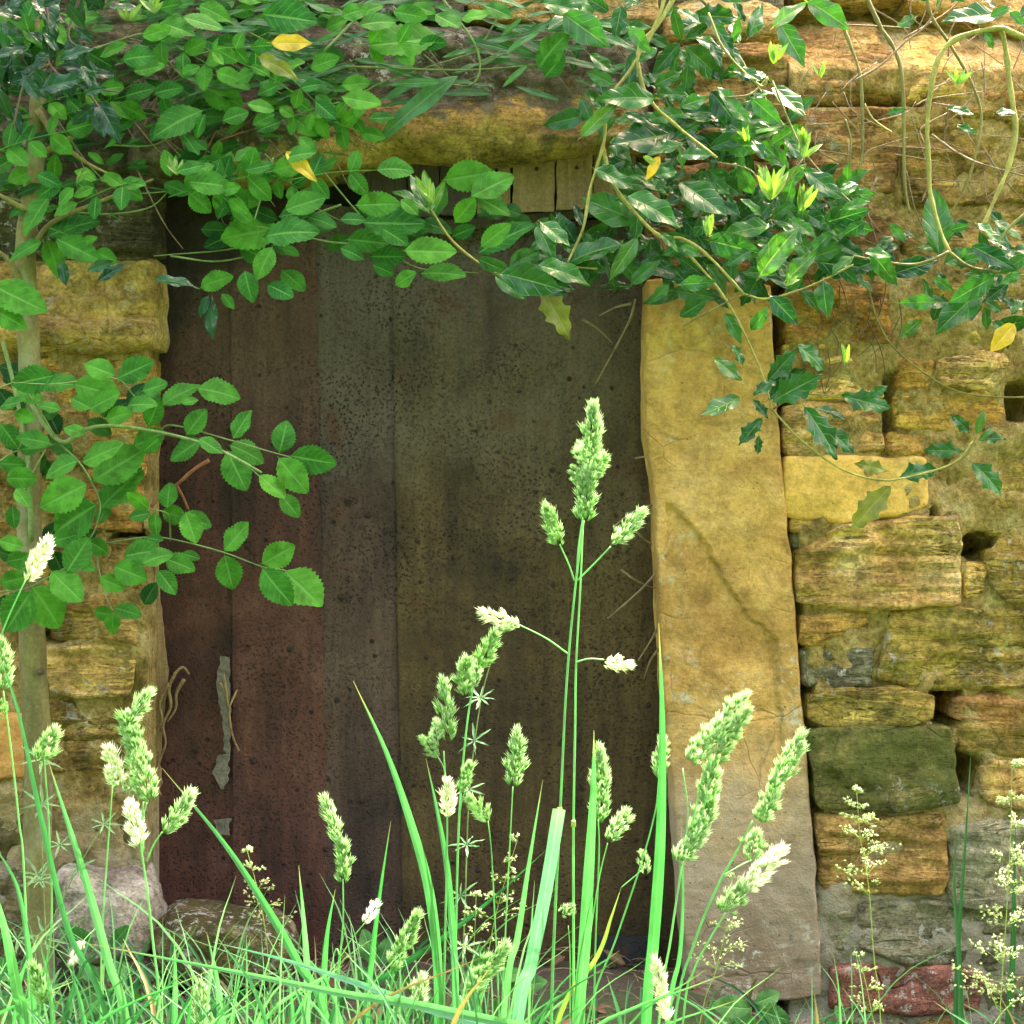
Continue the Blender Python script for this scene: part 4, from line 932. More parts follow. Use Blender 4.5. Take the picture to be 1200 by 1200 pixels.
m.build('light_leaves', HOLLY_L, HC)
m = MB(); put(m, zc(800, 400, [(730,508,590,662),(720,455,605,425)]) + zc(400, 0, [(700,1008,812,1185)]), -.2, 'holly', 1.05, .01, .2, nrm=(0, -1, .3)); m.build('olive_leaves', OLIVELEAF, HC)
m = MB(); put(m, zc(400, 0, [(1120,550,1068,635)]), -.26, 'entire', 1, 0, .2); m.build('yellow_tip', YELLOW, HC)
m = MB()
for (x, y), (dx, dy), n, l in [((942, 183), (12, -34), 9, 32), ((902, 232), (6, -44), 9, 42), ((940, 245), (8, -34), 8, 32), ((830, 275), (6, -26), 6, 24), ((908, 72), (4, -24), 6, 26), ((505, 238), (-4, -36), 6, 36), ((922, 335), (8, -14), 5, 18), ((755, 180), (10, 10), 4, 20), ((990, 425), (6, -26), 5, 22), ((960, 90), (2, -18), 4, 20), ((875, 165), (-8, -20), 5, 20)]:
    for k in range(n):
        a = math.atan2(dy, dx) + R(-.6, .6); q = l * R(.7, 1.1); put(m, [(x + R(-3, 3), y + R(-3, 3), x + math.cos(a) * q, y + math.sin(a) * q)], -.29, 'shoot', 1, .015, .4, 0)
m.build('young_shoots', SHOOT, HC)
BR = [([(785, -40), (778, 0), (766, 34), (740, 80), (712, 120), (708, 165), (692, 220), (683, 268), (665, 308)], .0055, .0025), ([(706, 172), (720, 218), (752, 258), (776, 278), (800, 280), (830, 300), (872, 345)], .005, .003), ([(800, -20), (770, 30), (748, 60), (757, 110), (790, 145), (840, 185)], .0055, .003),
      ([(660, 308), (600, 325), (565, 310), (530, 282), (505, 245)], .0032, .0022), ([(872, 345), (900, 350), (950, 335), (1000, 310)], .003, .0018), ([(700, 315), (650, 312), (600, 315)], .0022, .0014), ([(830, 15), (850, 60), (890, 100), (900, 92)], .003, .002), ([(900, 90), (880, 110), (850, 114)], .002, .0015), ([(905, 95), (935, 165), (960, 200), (1000, 240)], .0025, .0015),
      ([(800, 290), (850, 350), (890, 430), (905, 480)], .003, .0022), ([(905, 480), (912, 488), (943, 520), (987, 550), (1027, 562), (1060, 560), (1117, 543), (1140, 517)], .0032, .0018), ([(966, 463), (985, 440), (993, 425)], .0022, .0014), ([(905, 480), (925, 468), (950, 462), (985, 465)], .0022, .0014), ([(800, 382), (860, 350), (880, 345)], .0022, .0015), ([(840, 190), (880, 200), (905, 232), (942, 185)], .0022, .0016)]
for (P, a, b_), G1, G2 in zip(BR, by_branch(h2 + h3, [q[0] for q in BR]), by_branch(h6, [q[0] for q in BR])):
    m = MB(); tube(m, path(P, -.20, -.02), a * .72, b_ * .8, 7, 8, .35); k_ = m.build('branch', OLIVESTEM if a < .0028 else GREENSTEM, HC)
    if G1: m = MB(); put(m, G1, -.20, 'entire', 1.25, .07, .5, rmul=(0, 1)); m.build('leaves', HOLLY, k_)
    if G2: m = MB(); put(m, G2, -.22, 'holly', 1.12, .05, .45, rmul=(0, .6)); m.build('spiny_leaves', HOLLY, k_)

# ---- holly at the right edge, and the small sprig on the wall
HR = thing('holly_bush', W(1180, 240, -.1), 'glossy holly cluster at the right edge with one yellow leaf under it', 'holly', 'holly sprays')
hr = zc(800, 0, [(735,965,905,905),(1108,50,915,60),(900,895,885,658),(1035,785,1135,855),(1095,775,1210,850),(1015,865,1175,945),(1095,972,935,1065),(1052,1015,888,1170),(1145,995,1055,1068),(1155,1105,1215,1035),(1120,1095,1060,1055),(890,1062,768,1062),(1210,900,1120,960),(1190,960,1110,1000),(960,930,1060,900),(1150,880,1080,830),(1170,790,1215,740),(1090,1130,1160,1180),(940,810,1010,790),(880,980,960,1020),
  (1080,60,1160,20),(1150,40,1210,90),(1060,110,1100,170),(930,380,1030,400),(1100,400,1180,380),(960,440,1040,470),(720,400,790,380)])
m = MB(); put(m, hr, -.20, 'entire', 1.15, .05, .45)
for i in range(34):
    px, py = R(1090, 1260), R(255, 390); a = R(0, 6.28); l = R(30, 50); put(m, [(px, py, px + math.cos(a) * l, py + math.sin(a) * l * .8)], R(-.16, -.06), 'entire', 1.1, .02, .6)
for i in range(14):
    px, py = R(990, 1120), R(265, 310); a = R(0, 6.28); l = R(26, 46); put(m, [(px, py, px + math.cos(a) * l, py + math.sin(a) * l * .6)], R(-.12, -.04), 'entire', 1.0, .02, .6)
for i in range(22):
    px, py = R(1060, 1240), R(-30, 25); a = R(0, 6.28); l = R(30, 50); put(m, [(px, py, px + math.cos(a) * l, py + math.sin(a) * l * .6)], R(-.16, -.06), 'entire', 1.1, .02, .6)
m.build('leaves', HOLLY, HR)
m = MB(); put(m, zc(800, 0, [(765,1185,842,1122)]), -.18, 'holly', 1.2, 0, .2); m.build('light_leaf', HOLLY_L, HR)
m = MB(); put(m, zc(800, 0, [(1165,1140,1085,1235)]), -.24, 'entire', 1.5, 0, .2); m.build('yellow_leaf', YELLOW, HR)
m = MB()
for k in range(7): a = -1.57 + R(-.9, .9); put(m, [(1122, 100, 1122 + math.cos(a) * 24, 100 + math.sin(a) * 24)], -.22, 'shoot', 1, .01, .3, 0)
m.build('young_shoots', SHOOT, HR)
for P in ([(1112, 295), (1135, 312), (1165, 318), (1215, 325)], [(1112, 295), (1090, 305), (1060, 310), (1000, 300)], [(1215, 240), (1180, 270), (1150, 320)]):
    m = MB(); tube(m, path(P, -.19), .003, .0018, 6, 7, .15); m.build('branch', OLIVESTEM, HR)
HS = thing('holly_sprig', W(1140, 520, -.06), 'small holly sprig alone against the rubble wall, under the right edge cluster', 'holly', 'holly sprays')
m = MB(); put(m, zc(800, 400, [(765,478,898,442),(985,385,845,385),(1018,428,1138,532),(1010,322,945,255),(1045,345,1138,335)]), -.12, 'holly', 1.15, .02, .35); m.build('leaves', HOLLY, HS)
m = MB(); put(m, zc(800, 400, [(1035,325,1058,238),(1040,350,1100,300)]), -.13, 'entire', .9, .01, .3); m.build('light_leaves', HOLLY_L, HS)
m = MB(); tube(m, zpath(800, 400, [(900,455),(950,430),(1000,395),(1035,330)], -.11), .0024, .0015, 6, 6, .1); m.build('twig', OLIVESTEM, HS)

# ---- bare looping stems over the wall, upper right
BS = [
 ('thick yellow green bare stem looping from the top right corner down into the holly', [(1240, 60), (1190, 40), (1170, 33), (1120, 46), (1097, 76), (1087, 140), (1088, 190), (1090, 226), (1100, 265), (1112, 295)], .0062, .0042, GREENSTEM, -.17),
 ('yellow green bare stem bowing out beside the right edge', [(1172, 30), (1178, 55), (1185, 110), (1190, 155), (1182, 195), (1165, 235), (1152, 265)], .0058, .0046, GREENSTEM, -.16),
 ('straight thin olive stem nearest the lintel end, before the brown blocks', [(985, 15), (990, 36), (1006, 80), (1010, 115), (1010, 180), (1003, 220)], .0042, .003, OLIVESTEM, -.10),
 ('long olive stem running down the joint between the upper blocks', [(1008, -20), (1030, 28), (1050, 62), (1058, 100), (1059, 160), (1060, 215), (1066, 250)], .0042, .003, OLIVESTEM, -.10),
 ('olive stem kinked like a bow behind the looping yellow stem', [(1085, -10), (1092, 20), (1115, 55), (1140, 100), (1150, 140), (1141, 190), (1128, 225), (1112, 255)], .0036, .0026, OLIVESTEM, -.08),
 ('short pale stem forking off toward the block joint', [(1013, 122), (1022, 138), (1034, 148), (1045, 155)], .0026, .0018, GREENSTEM, -.10),
 ('dead brown twig slanting across the upper right blocks', [(1092, 158), (1120, 178), (1150, 192), (1215, 210)], .003, .002, TWIG, -.09),
 ('long thin trailing stem curving across the wall under the holly', [(1015, 330), (1030, 380), (1050, 410), (1083, 437), (1120, 458), (1167, 465), (1230, 465)], .0026, .0018, OLIVESTEM, -.05),
 ('twig tangle leaning on the pale top stones', [(1000, 95), (1030, 78), (1060, 50), (1085, 30), (1110, -10)], .0028, .0018, TWIG, -.11),
 ('slim stem rising beside the holly to the brown top block', [(800, -20), (840, 20), (880, 90), (930, 165)], .003, .0022, OLIVESTEM, -.10),
 ('pair of thin olive stems hanging below the brown block', [(990, 140), (997, 165), (994, 205)], .0026, .002, OLIVESTEM, -.08),
]
for lab, P, a, b_, mat, y in BS:
    m = MB(); PP = path(P, y); tube(m, PP, a * .82, b_ * .82, 8, 8, .5); o = m.build('bare_stem', mat)
    o.data.transform(__import__('mathutils').Matrix.Translation(-PP[-1])); o.location = PP[-1]; tag(o, lab, 'stem', 'bare stems on the upper right wall')
rt = random.Random(11)
TW = thing('twig_tangle', W(1080, 110, -.05), 'fine tangle of dead twigs over the upper right stones', 'twigs')
m = MB()
for i in range(70):
    px, py = rt.uniform(935, 1230), rt.uniform(-10, 250); a = rt.uniform(-1.5, 1.5); l = rt.uniform(40, 110); c = rt.uniform(-22, 22)
    tube(m, path([(px, py), (px + math.cos(a) * l * .5 + c, py + math.sin(a) * l * .5), (px + math.cos(a) * l, py + math.sin(a) * l)], rt.uniform(-.09, -.03)), rt.uniform(.0009, .0019), .0007, 5, 5)
m.build('twigs', TWIG, TW)
m = MB()
for i in range(18):
    px, py = rt.uniform(940, 1060), rt.uniform(300, 420); a = rt.uniform(1, 2.2); l = rt.uniform(30, 80)
    tube(m, path([(px, py), (px + math.cos(a) * l * .5 + 5, py + math.sin(a) * l * .5), (px + math.cos(a) * l, py + math.sin(a) * l)], -.03), .0011, .0007, 5, 5)
m.build('rootlets', DARKTWIG, TW)

# ---- dry twigs in the gap between door and slab, roots on the left
for lab, P in [('forked dry twig at the top right of the door', [[(745, 350), (738, 375), (720, 410), (698, 450)], [(740, 356), (722, 360), (702, 370)], [(682, 374), (700, 385), (718, 402)]]),
               ('dry twig lying across the door low beside the slab', [[(772, 668), (750, 692), (712, 725)], [(728, 668), (745, 680), (768, 690)]]),
               ('thin dry stalk leaning from the slab above the crossed twigs', [[(764, 592), (742, 600), (718, 618)], [(745, 622), (755, 632), (768, 640)]]),
               ('pair of dry stalks low in the gap by the slab', [[(775, 728), (762, 752), (748, 774)], [(772, 760), (762, 775), (755, 795)]]),
               ('short dry stub beside the slab, level with the tall seed head', [[(766, 534), (756, 535), (744, 537)]])]:
    t_ = thing('dry_twig', W(P[0][0][0], P[0][0][1], .03), lab, 'twig', 'dry twigs in the door gap'); 
    for L in P:
        m = MB(); tube(m, path(L, .05, .02), .0026, .0014, 6, 6, .25); m.build('shoot', TWIG, t_)
for lab, L in [('pale root hanging on the hinge side of the door', [[(206, 788), (198, 806), (200, 828), (191, 850), (194, 872), (184, 900), (187, 930)], [(216, 796), (207, 812), (206, 830), (196, 846)], [(198, 800), (187, 824), (190, 846), (178, 870), (182, 905)], [(204, 790), (214, 782), (222, 790)]]),
               ('knotted pale rootlets on the door seam below the rose', [[(262, 790), (268, 830), (272, 860), (280, 880)], [(268, 830), (278, 808)], [(258, 800), (264, 815), (270, 850)]])]:
    t_ = thing('root', W(L[0][0][0], L[0][0][1], .08), lab, 'root', 'roots on the door')
    for P in L:
        m = MB(); tube(m, path(P, .07, .01), .0034 if 'hinge' in lab else .0022, .0016, 6, 6, .35); m.build('rootlet', ROOT, t_)
# ------------------------------------------------------------------ flowering grasses in the sun before the door
def rooted(P, y, dy=0.0):
    """pixel path from low to high, carried on down to the soil"""
    q = path(P, y, dy); a = q[0]; d = (q[0] - q[1]); k = -.25 if len(q) < 2 else max(-.35, min(.35, d.x / max(.05, abs(d.z)))) * .5
    g = ground_z(a.x, a.y); dz = a.z - g
    if dz > .02: q = [Vector((a.x + k * dz, a.y + .02, g - .01))] + q
    return q
GG = 'flowering cocksfoot grass stems'
def cocksfoot(label, stem, clusters, y, branches=(), r=.0016, white=0.0, mat=None, dens=1.0, node=None, name='cocksfoot_grass', grp=GG):
    q = rooted(stem, y, -.03); base = q[0]
    t = thing(name, base, label, 'grass', grp)
    m = MB(); tube(m, q, r, r * .55, 8, 7, .04, random.random()); 
    m.build('stem', mat or STEM, t)
    if branches:
        m = MB()
        for b in branches: tube(m, path(b, y - .03, R(-.02, .02)), r * .55, r * .4, 6, 6, 0, .5)
        m.build('side_branch', mat or STEM, t)
    for c in clusters:
        bx, by, tx, ty, w = c[:5]; wh = c[5] if len(c) > 5 else white
        m = MB(); yy = y - .03 + R(-.01, .01)
        seed_cluster(m, W(bx, by, yy), W(tx, ty, yy + R(-.02, .02)), M(w, yy), dens, wh); m.build('seed_head', SPIKE_W if wh > .75 else SPIKE, t)
    if node:
        m = MB(); a = W(node[0], node[1], y - .015); tube(m, [a + Vector((0, 0, -.004)), a + Vector((0, 0, .004))], r * 1.7, r * 1.5, 3, 8); m.build('node', STEM_Y, t)
    return t
cocksfoot('tallest cocksfoot stem, its feathery pale head mid door with two ear like side tufts', [(646, 1200), (650, 1080), (656, 960), (664, 800), (674, 690), (684, 610)],
          [(684, 612, 690, 548, 34, .1), (683, 575, 672, 545, 22, .35), (690, 562, 712, 532, 24, .45), (688, 560, 695, 470, 36, .45), (685, 545, 678, 518, 24, .3), (656, 640, 638, 590, 21, .45), (716, 640, 755, 596, 20, .5)], -.95,
          [[(673, 680), (666, 660), (656, 638)], [(677, 680), (695, 662), (716, 640)], [(676, 675), (678, 640), (684, 600)]], .0021, node=(656, 950), dens=1.15)
cocksfoot('slender cocksfoot stem close beside the tallest one, with drooping tufts out to both sides', [(672, 1200), (672, 1080), (672, 965), (674, 850), (675, 780), (680, 690), (683, 620)],
          [(610, 735, 560, 716, 17, .85), (606, 728, 588, 740, 14, .5), (706, 776, 743, 781, 19, .8)], -.93, [[(668, 768), (640, 748), (604, 730)], [(675, 776), (690, 772), (708, 773)]], .0019, node=(672, 965))
cocksfoot('cocksfoot stem bending right with a chain of tufts, left of the tallest stem', [(532, 1200), (534, 1100), (538, 960), (546, 860), (556, 800), (575, 745)],
          [(545, 818, 548, 768, 26, .3), (561, 782, 582, 738, 24, .3), (556, 806, 560, 772, 16, .2), (540, 930, 552, 892, 20, .15)], -.98, [[(538, 960), (540, 945), (545, 925)]], .0017)
cocksfoot('cocksfoot stem with a narrow upright head and a spiky tuft low on its left', [(520, 1200), (522, 1080), (524, 960), (520, 880)],
          [(526, 870, 520, 793, 22, .2), (516, 888, 493, 862, 24, .2), (512, 872, 512, 842, 18, .3), (523, 960, 524, 912, 17, .9)], -1.02, [[(522, 920), (520, 900), (512, 885)]], .0016)
cocksfoot('small cocksfoot with one egg shaped green head standing alone right of the tuft chain', [(588, 1200), (592, 1100), (597, 1000), (601, 922)], [(601, 924, 606, 853, 28, .2)], -.9, r=.0013)
cocksfoot('short cocksfoot with one pale nodding head, low left of the egg shaped head', [(585, 1200), (580, 1080), (576, 1000), (572, 962)], [(574, 964, 546, 932, 22, .5)], -.97, r=.0012)
cocksfoot('slim cocksfoot with one curved narrow head, left of the long blade', [(396, 1200), (398, 1130), (402, 1080), (402, 1030)], [(403, 1036, 402, 985, 20, .3), (401, 1000, 378, 932, 18, .4)], -1.0, r=.0014)
cocksfoot('bulky cocksfoot cluster of big green heads at the left edge of the door', [(188, 1200), (180, 1110), (172, 1040), (165, 985), (168, 940)],
          [(178, 942, 150, 850, 40, .2), (160, 880, 142, 835, 30, .2), (150, 850, 176, 808, 22, .3), (140, 922, 126, 872, 24, .8), (148, 932, 152, 905, 24, .3), (163, 995, 152, 938, 22, .85), (190, 978, 226, 926, 26, .5)], -1.08, [[(172, 1010), (180, 990), (190, 975)], [(168, 1000), (168, 960), (172, 940)]], .0017, dens=1.15)
cocksfoot('thin cocksfoot stem just left of the bulky cluster and leaning into it', [(118, 1200), (120, 1090), (126, 1000), (132, 920)], [(134, 926, 132, 890, 22, .4)], -1.05, r=.0013)
cocksfoot('arched cocksfoot stem with a small white head over the rose leaves at the left edge', [(-40, 860), (-10, 780), (4, 738), (18, 705), (30, 680)], [(30, 682, 57, 630, 22, .85)], -1.05, r=.0014)
cocksfoot('cocksfoot with a fan shaped green tuft in front of the sapling trunk', [(45, 1200), (60, 1090), (58, 980), (52, 890)], [(45, 896, 66, 852, 30, .4)], -1.1, r=.0014)
cocksfoot('cocksfoot with a long green head cut by the left edge of the picture', [(30, 1060), (22, 960), (12, 870), (4, 810)], [(3, 812, 0, 745, 28, .3), (6, 842, -4, 818, 18, .3)], -1.08, r=.0014)
cocksfoot('cocksfoot with two big feathery heads leaning right across the upright slab', [(772, 1200), (786, 1100), (800, 1010), (812, 960), (826, 900)],
          [(790, 1012, 826, 972, 30, .4), (812, 982, 838, 930, 34, .3), (826, 945, 836, 888, 30, .25), (806, 895, 846, 842, 36, .45), (835, 870, 876, 812, 34, .5), (838, 895, 878, 828, 24, .4)], -1.0, [[(802, 1000), (806, 950), (800, 900)], [(806, 1000), (822, 960), (834, 890)]], .0017, dens=1.1)
cocksfoot('cocksfoot with a long narrow head leaning to the far right edge of the slab', [(790, 1200), (812, 1110), (840, 1040), (862, 1000), (882, 962)],
          [(888, 965, 912, 912, 30, .3), (906, 925, 942, 856, 28, .4), (880, 1012, 888, 972, 36, .35)], -1.03, [[(848, 1026), (866, 1015), (880, 1008)]], .0018, dens=1.1)
cocksfoot('cocksfoot with a low white tipped head spreading right over the foot of the slab', [(800, 1200), (812, 1140), (832, 1100), (850, 1070)], [(846, 1072, 880, 1030, 30, .4), (872, 1045, 920, 993, 30, .8)], -1.06, r=.0015)
cocksfoot('cocksfoot with a broad one sided head beside the pointed blade, left of the slab', [(696, 1200), (698, 1100), (702, 1000), (701, 960)], [(703, 966, 702, 872, 30, .25)], -.92, r=.0014)
cocksfoot('small cocksfoot with one pale tuft under the broad one sided head', [(684, 1200), (690, 1110), (702, 1030), (712, 988)], [(713, 988, 737, 948, 22, .6)], -.97, r=.0012)
cocksfoot('cocksfoot with a plump head crossing the tall blade at the slab edge', [(688, 1200), (722, 1100), (752, 1010), (768, 950), (772, 912)], [(771, 914, 776, 862, 23, .3), (757, 1026, 752, 996, 18, .6)], -.9, [[(728, 1040), (740, 1030), (752, 1020)]], r=.0015)
cocksfoot('low cocksfoot with a single white bud leaning right at the foot of the door', [(385, 1150), (400, 1120), (414, 1098), (427, 1082)], [(426, 1084, 444, 1056, 14, .95)], -1.0, r=.001)
cocksfoot('low green cocksfoot head slanting under the long blade', [(455, 1200), (458, 1160), (462, 1130)], [(458, 1138, 492, 1068, 26, .15)], -.95, r=.0013)
cocksfoot('low loose cocksfoot head slanting right beside the glaucous blade', [(536, 1200), (542, 1180), (548, 1160)], [(546, 1166, 596, 1106, 28, .15)], -1.05, r=.0013)
cocksfoot('tiny green cocksfoot tuft between the twin tall stems', [(668, 1200), (668, 1120), (666, 1085)], [(656, 1072, 674, 1062, 22, .2)], -.96, r=.0009)
cocksfoot('withered white cocksfoot spike at the bottom beside the slab', [(784, 1240), (782, 1215), (780, 1196)], [(782, 1200, 768, 1122, 14, .98)], -1.1, r=.0012)
cocksfoot('drooping white bud on a bent stalk in front of the pale lichened stone', [(120, 1200), (122, 1120), (118, 1086), (108, 1092), (98, 1102)], [(98, 1100, 82, 1132, 20, .98)], -1.0, r=.001)
cocksfoot('short green cocksfoot head low in the left corner', [(52, 1240), (54, 1215), (52, 1195)], [(56, 1180, 36, 1128, 26, .1)], -1.15, r=.0013)
cocksfoot('half hidden green cocksfoot head low among the short grass left of centre', [(228, 1260), (229, 1230), (230, 1215)], [(230, 1215, 236, 1150, 22, .3)], -1.1, r=.0013)
cocksfoot('half open green cocksfoot tuft at the bottom right of the long blade', [(488, 1250), (486, 1220), (484, 1195)], [(484, 1190, 496, 1140, 26, .4)], -1.12, r=.0013)

# ------------------------------------------------------------------ big single blades
BG = 'long grass blades'
def big_blade(label, P, w, y, mat=GRASS, blunt=False, taper=.45, dy=-.04):
    q = rooted(P, y, dy); m = MB(); blade(m, q, M(w * .88, y), n=8, blunt=blunt, taper=taper, face=.05 if w > 12 else .35); o = m.build('grass_blade', mat); b0 = q[0]
    o.data.transform(__import__('mathutils').Matrix.Translation(-b0)); o.location = b0
    return tag(o, label, 'grass blade', BG)
big_blade('long green blade curving up left to a fine brown point before the door', [(514, 1200), (512, 1120), (502, 1040), (480, 960), (452, 880), (414, 798)], 13, -1.02)
big_blade('broad blue green blade cut square at its top before the twin tall stems', [(606, 1200), (622, 1130), (640, 1040), (655, 948)], 17, -1.1, GRASS_BLUE, True)
big_blade('dark green blade slanting up to the right behind the blue green one', [(395, 1190), (450, 1145), (520, 1098), (580, 1050), (640, 996)], 9, -.85, GRASS_DARK)
big_blade('broad upright blade ending in an orange point, left of the broad one sided head', [(678, 1200), (684, 1120), (690, 1020), (695, 930), (696, 856)], 16, -1.0)
big_blade('tall narrow blade along the edge of the upright slab', [(757, 1200), (766, 1100), (774, 980), (776, 850), (772, 730)], 15, -.98)
big_blade('slim pale blade standing between the curved head and the long blade', [(430, 1200), (436, 1120), (446, 1040), (458, 962)], 8, -.96)
big_blade('slim blade leaning right from the tuft chain to the egg shaped head', [(592, 1170), (606, 1100), (620, 1010), (636, 914)], 9, -.94)
big_blade('long stiff stalk slanting from the left edge of the door down into the grass', [(386, 1210), (350, 1130), (310, 1060), (260, 985), (190, 900)], 11, -1.05)
big_blade('long pale blade lying almost level over the short grass, under the mossy stones', [(760, 1330), (690, 1230), (520, 1184), (400, 1164), (260, 1136), (104, 1106)], 12, -1.2)
big_blade('bluish blade bent low from left of centre down to the right', [(700, 1330), (620, 1226), (500, 1182), (440, 1160), (400, 1146), (330, 1124), (250, 1104)], 10, -1.16, GRASS_BLUE)
big_blade('stout blade leaning left from the foot of the sapling to the fan shaped tuft', [(152, 1220), (128, 1130), (100, 1030), (78, 960), (56, 890)], 11, -1.12)
big_blade('long arched blade cut by the left edge of the picture', [(130, 1210), (80, 1090), (46, 950), (20, 830), (-8, 750)], 8, -1.14)
big_blade('short upright blade left of the slim curved head', [(360, 1200), (360, 1140), (356, 1080), (350, 1014)], 9, -1.0)
big_blade('short curved blade just behind the slim curved head', [(380, 1200), (380, 1140), (384, 1090), (393, 1042)], 8, -.95)
big_blade('narrow blade with a pale point through the tuft chain', [(534, 1200), (532, 1120), (524, 1020), (512, 950), (499, 888)], 10, -.99)
big_blade('broad bright blade in the bottom left corner', [(30, 1230), (20, 1160), (6, 1090), (-10, 1030)], 16, -1.2)
big_blade('thin blade leaning left in front of the sapling foot', [(40, 1200), (34, 1120), (20, 1040), (-10, 985)], 8, -1.1)
big_blade('pale upright blade right of the bulky cluster of heads', [(204, 1210), (205, 1150), (204, 1092)], 8, -1.02)
big_blade('upright blade rising before the moss covered stone', [(258, 1210), (254, 1150), (242, 1092)], 9, -1.0)
big_blade('blade leaning right in front of the patch plate', [(650, 1210), (700, 1120), (716, 1075), (728, 1040)], 7, -.93, STEM_Y)
big_blade('stem like blade crossing the foot of the slab', [(782, 1200), (796, 1120), (800, 1040), (798, 960)], 8, -.97)
big_blade('dark slender blade rising over the right hand brown block', [(1118, 1240), (1122, 1120), (1130, 1000), (1138, 880)], 8, -.6, GRASS_DARK)
big_blade('dark slender blade leaning left below the green mossy block', [(1126, 1240), (1124, 1130), (1118, 1040), (1122, 970)], 9, -.62, GRASS_DARK)
big_blade('dark narrow blade near the right edge of the picture', [(1178, 1240), (1186, 1130), (1188, 1040), (1190, 955)], 9, -.6, GRASS_DARK)

# ------------------------------------------------------------------ airy meadow grasses
def meadow(label, stem, top_from, y, spread, n_nodes=7, seed=0, r=.0007, dens=1.0):
    rr = random.Random(seed); q = rooted(stem, y, 0)
    t = thing('meadow_grass', q[0], label, 'grass', 'airy meadow grass panicles')
    m = MB(); tube(m, q, r, r * .5, 8, 5, 0, .4); m.build('stem', STEM_Y, t)
    s = smooth_path(q, 14); hi = [p for p in s if p.z > W(0, top_from, y).z]
    mb = MB(); ms = MB()
    for k in range(n_nodes):
        f = k / max(1, n_nodes - 1); p = hi[min(len(hi) - 1, int(f * (len(hi) - 1)))]; L = M(spread, y) * (1 - .8 * f)
        for b in range(rr.choice([4, 5, 6])):
            an = rr.uniform(0, 6.28); d = Vector((math.cos(an), math.sin(an) * .7, rr.uniform(.1, .9))).normalized(); l = L * rr.uniform(.6, 1.1)
            e = p + d * l; mid = p + d * l * .5 + Vector((0, 0, l * .08)); tube(ms, [p, mid, e], r * .35, r * .25, 3, 3)
            for j in range(int(12 * dens)):
                g = rr.uniform(.35, 1); c = p + (mid - p) * min(1, g * 2) if g < .5 else mid + (e - mid) * (g * 2 - 1)
                o = Vector((rr.gauss(0, 1), rr.gauss(0, 1), rr.gauss(0, .8))) * l * .10; dd = (d + Vector((rr.gauss(0, .5), rr.gauss(0, .5), rr.gauss(.1, .5)))).normalized()
                x, a, c2 = frame(dd)
                for w_ in (-.25, .25):
                    qd, qa, qc = frame(x + a * w_); lens(mb, c + o, qd, qa, qc, rr.uniform(.0035, .0058), .0007, rr.uniform(0, 1))
    ms.build('branchlets', STEM_Y, t); mb.build('spikelets', POA, t)
meadow('airy meadow grass panicle in front of the brown block under the green mossy one', [(1032, 1200), (1024, 1120), (1018, 1040), (1008, 980), (1004, 930)], 1052, -.85, 48, 7, 1)
meadow('airy meadow grass panicle at the right edge of the picture', [(1170, 1230), (1174, 1150), (1180, 1060), (1184, 980), (1186, 900)], 1190, -.9, 60, 9, 2, dens=1.5)
meadow('small meadow grass panicle beside the egg shaped cocksfoot head', [(562, 1200), (572, 1120), (584, 1060), (606, 985)], 1078, -.86, 40, 5, 3, dens=.6)
meadow('small meadow grass panicle low before the moss covered stone', [(318, 1200), (314, 1120), (306, 1060), (290, 998)], 1088, -.86, 36, 5, 4, dens=.6)
meadow('sparse meadow grass panicle over the foot of the upright slab', [(820, 1200), (838, 1140), (850, 1090), (858, 1030)], 1140, -.8, 40, 5, 5, dens=.5)
meadow('thin meadow grass panicle low over the red brick', [(1030, 1240), (1022, 1190), (1014, 1150), (1006, 1120)], 1188, -.85, 26, 4, 6, dens=.5)
meadow('loose meadow grass panicle low between the tuft chain and the blue green blade', [(545, 1200), (552, 1150), (556, 1100), (558, 1050)], 1120, -.88, 34, 4, 8, dens=.5)

# ------------------------------------------------------------------ cleavers, nettles
def cleavers(label, stem, y, nodes, size, mat=LANCE, smat=GREENCANE):
    q = rooted(stem, y, 0); t = thing('cleavers_plant', q[0], label, 'weed', 'cleavers')
    m = MB(); tube(m, q, .0012, .0007, 8, 5); m.build('stem', smat, t); m = MB()
    for px, py in nodes:
        c = W(px, py, y); tl = Vector((R(-.3, .3), -.5, R(.4, 1))).normalized(); _, a, b = frame(tl); k = random.randint(6, 8); o = R(0, 1)
        for i in range(k):
            an = o + 6.283 * i / k; d = a * math.cos(an) + b * math.sin(an) + tl * .15
            leaf(m, c, c + d * M(size, y) * R(.5, .8), 'lance', .9, stalk=0, nrm=tl)
    m.build('whorled_leaves', mat, t)
cleavers('cleavers with whorls of narrow leaves climbing before the sapling foot', [(60, 1200), (54, 1100), (50, 1010), (48, 900)], -.75, [(50, 942), (44, 1025), (52, 1100), (56, 1160), (49, 890)], 42)
cleavers('sprawling cleavers stem leaning right under the bulky seed heads', [(20, 1150), (60, 1080), (90, 1020), (122, 965)], -.8, [(46, 1032), (92, 1018), (122, 966), (20, 1100), (70, 990)], 30)
cleavers('thin spiky cleavers stem between the tuft chain and the egg shaped head', [(540, 1200), (545, 1060), (550, 930), (562, 830), (575, 775)], -.8, [(547, 990), (550, 925), (556, 868), (563, 818), (540, 1050), (545, 1110)], 34)
cleavers('low cleavers among the short grass right of the moss covered stone', [(320, 1220), (324, 1180), (326, 1140)], -.8, [(326, 1140), (318, 1170), (345, 1160), (300, 1180)], 28)
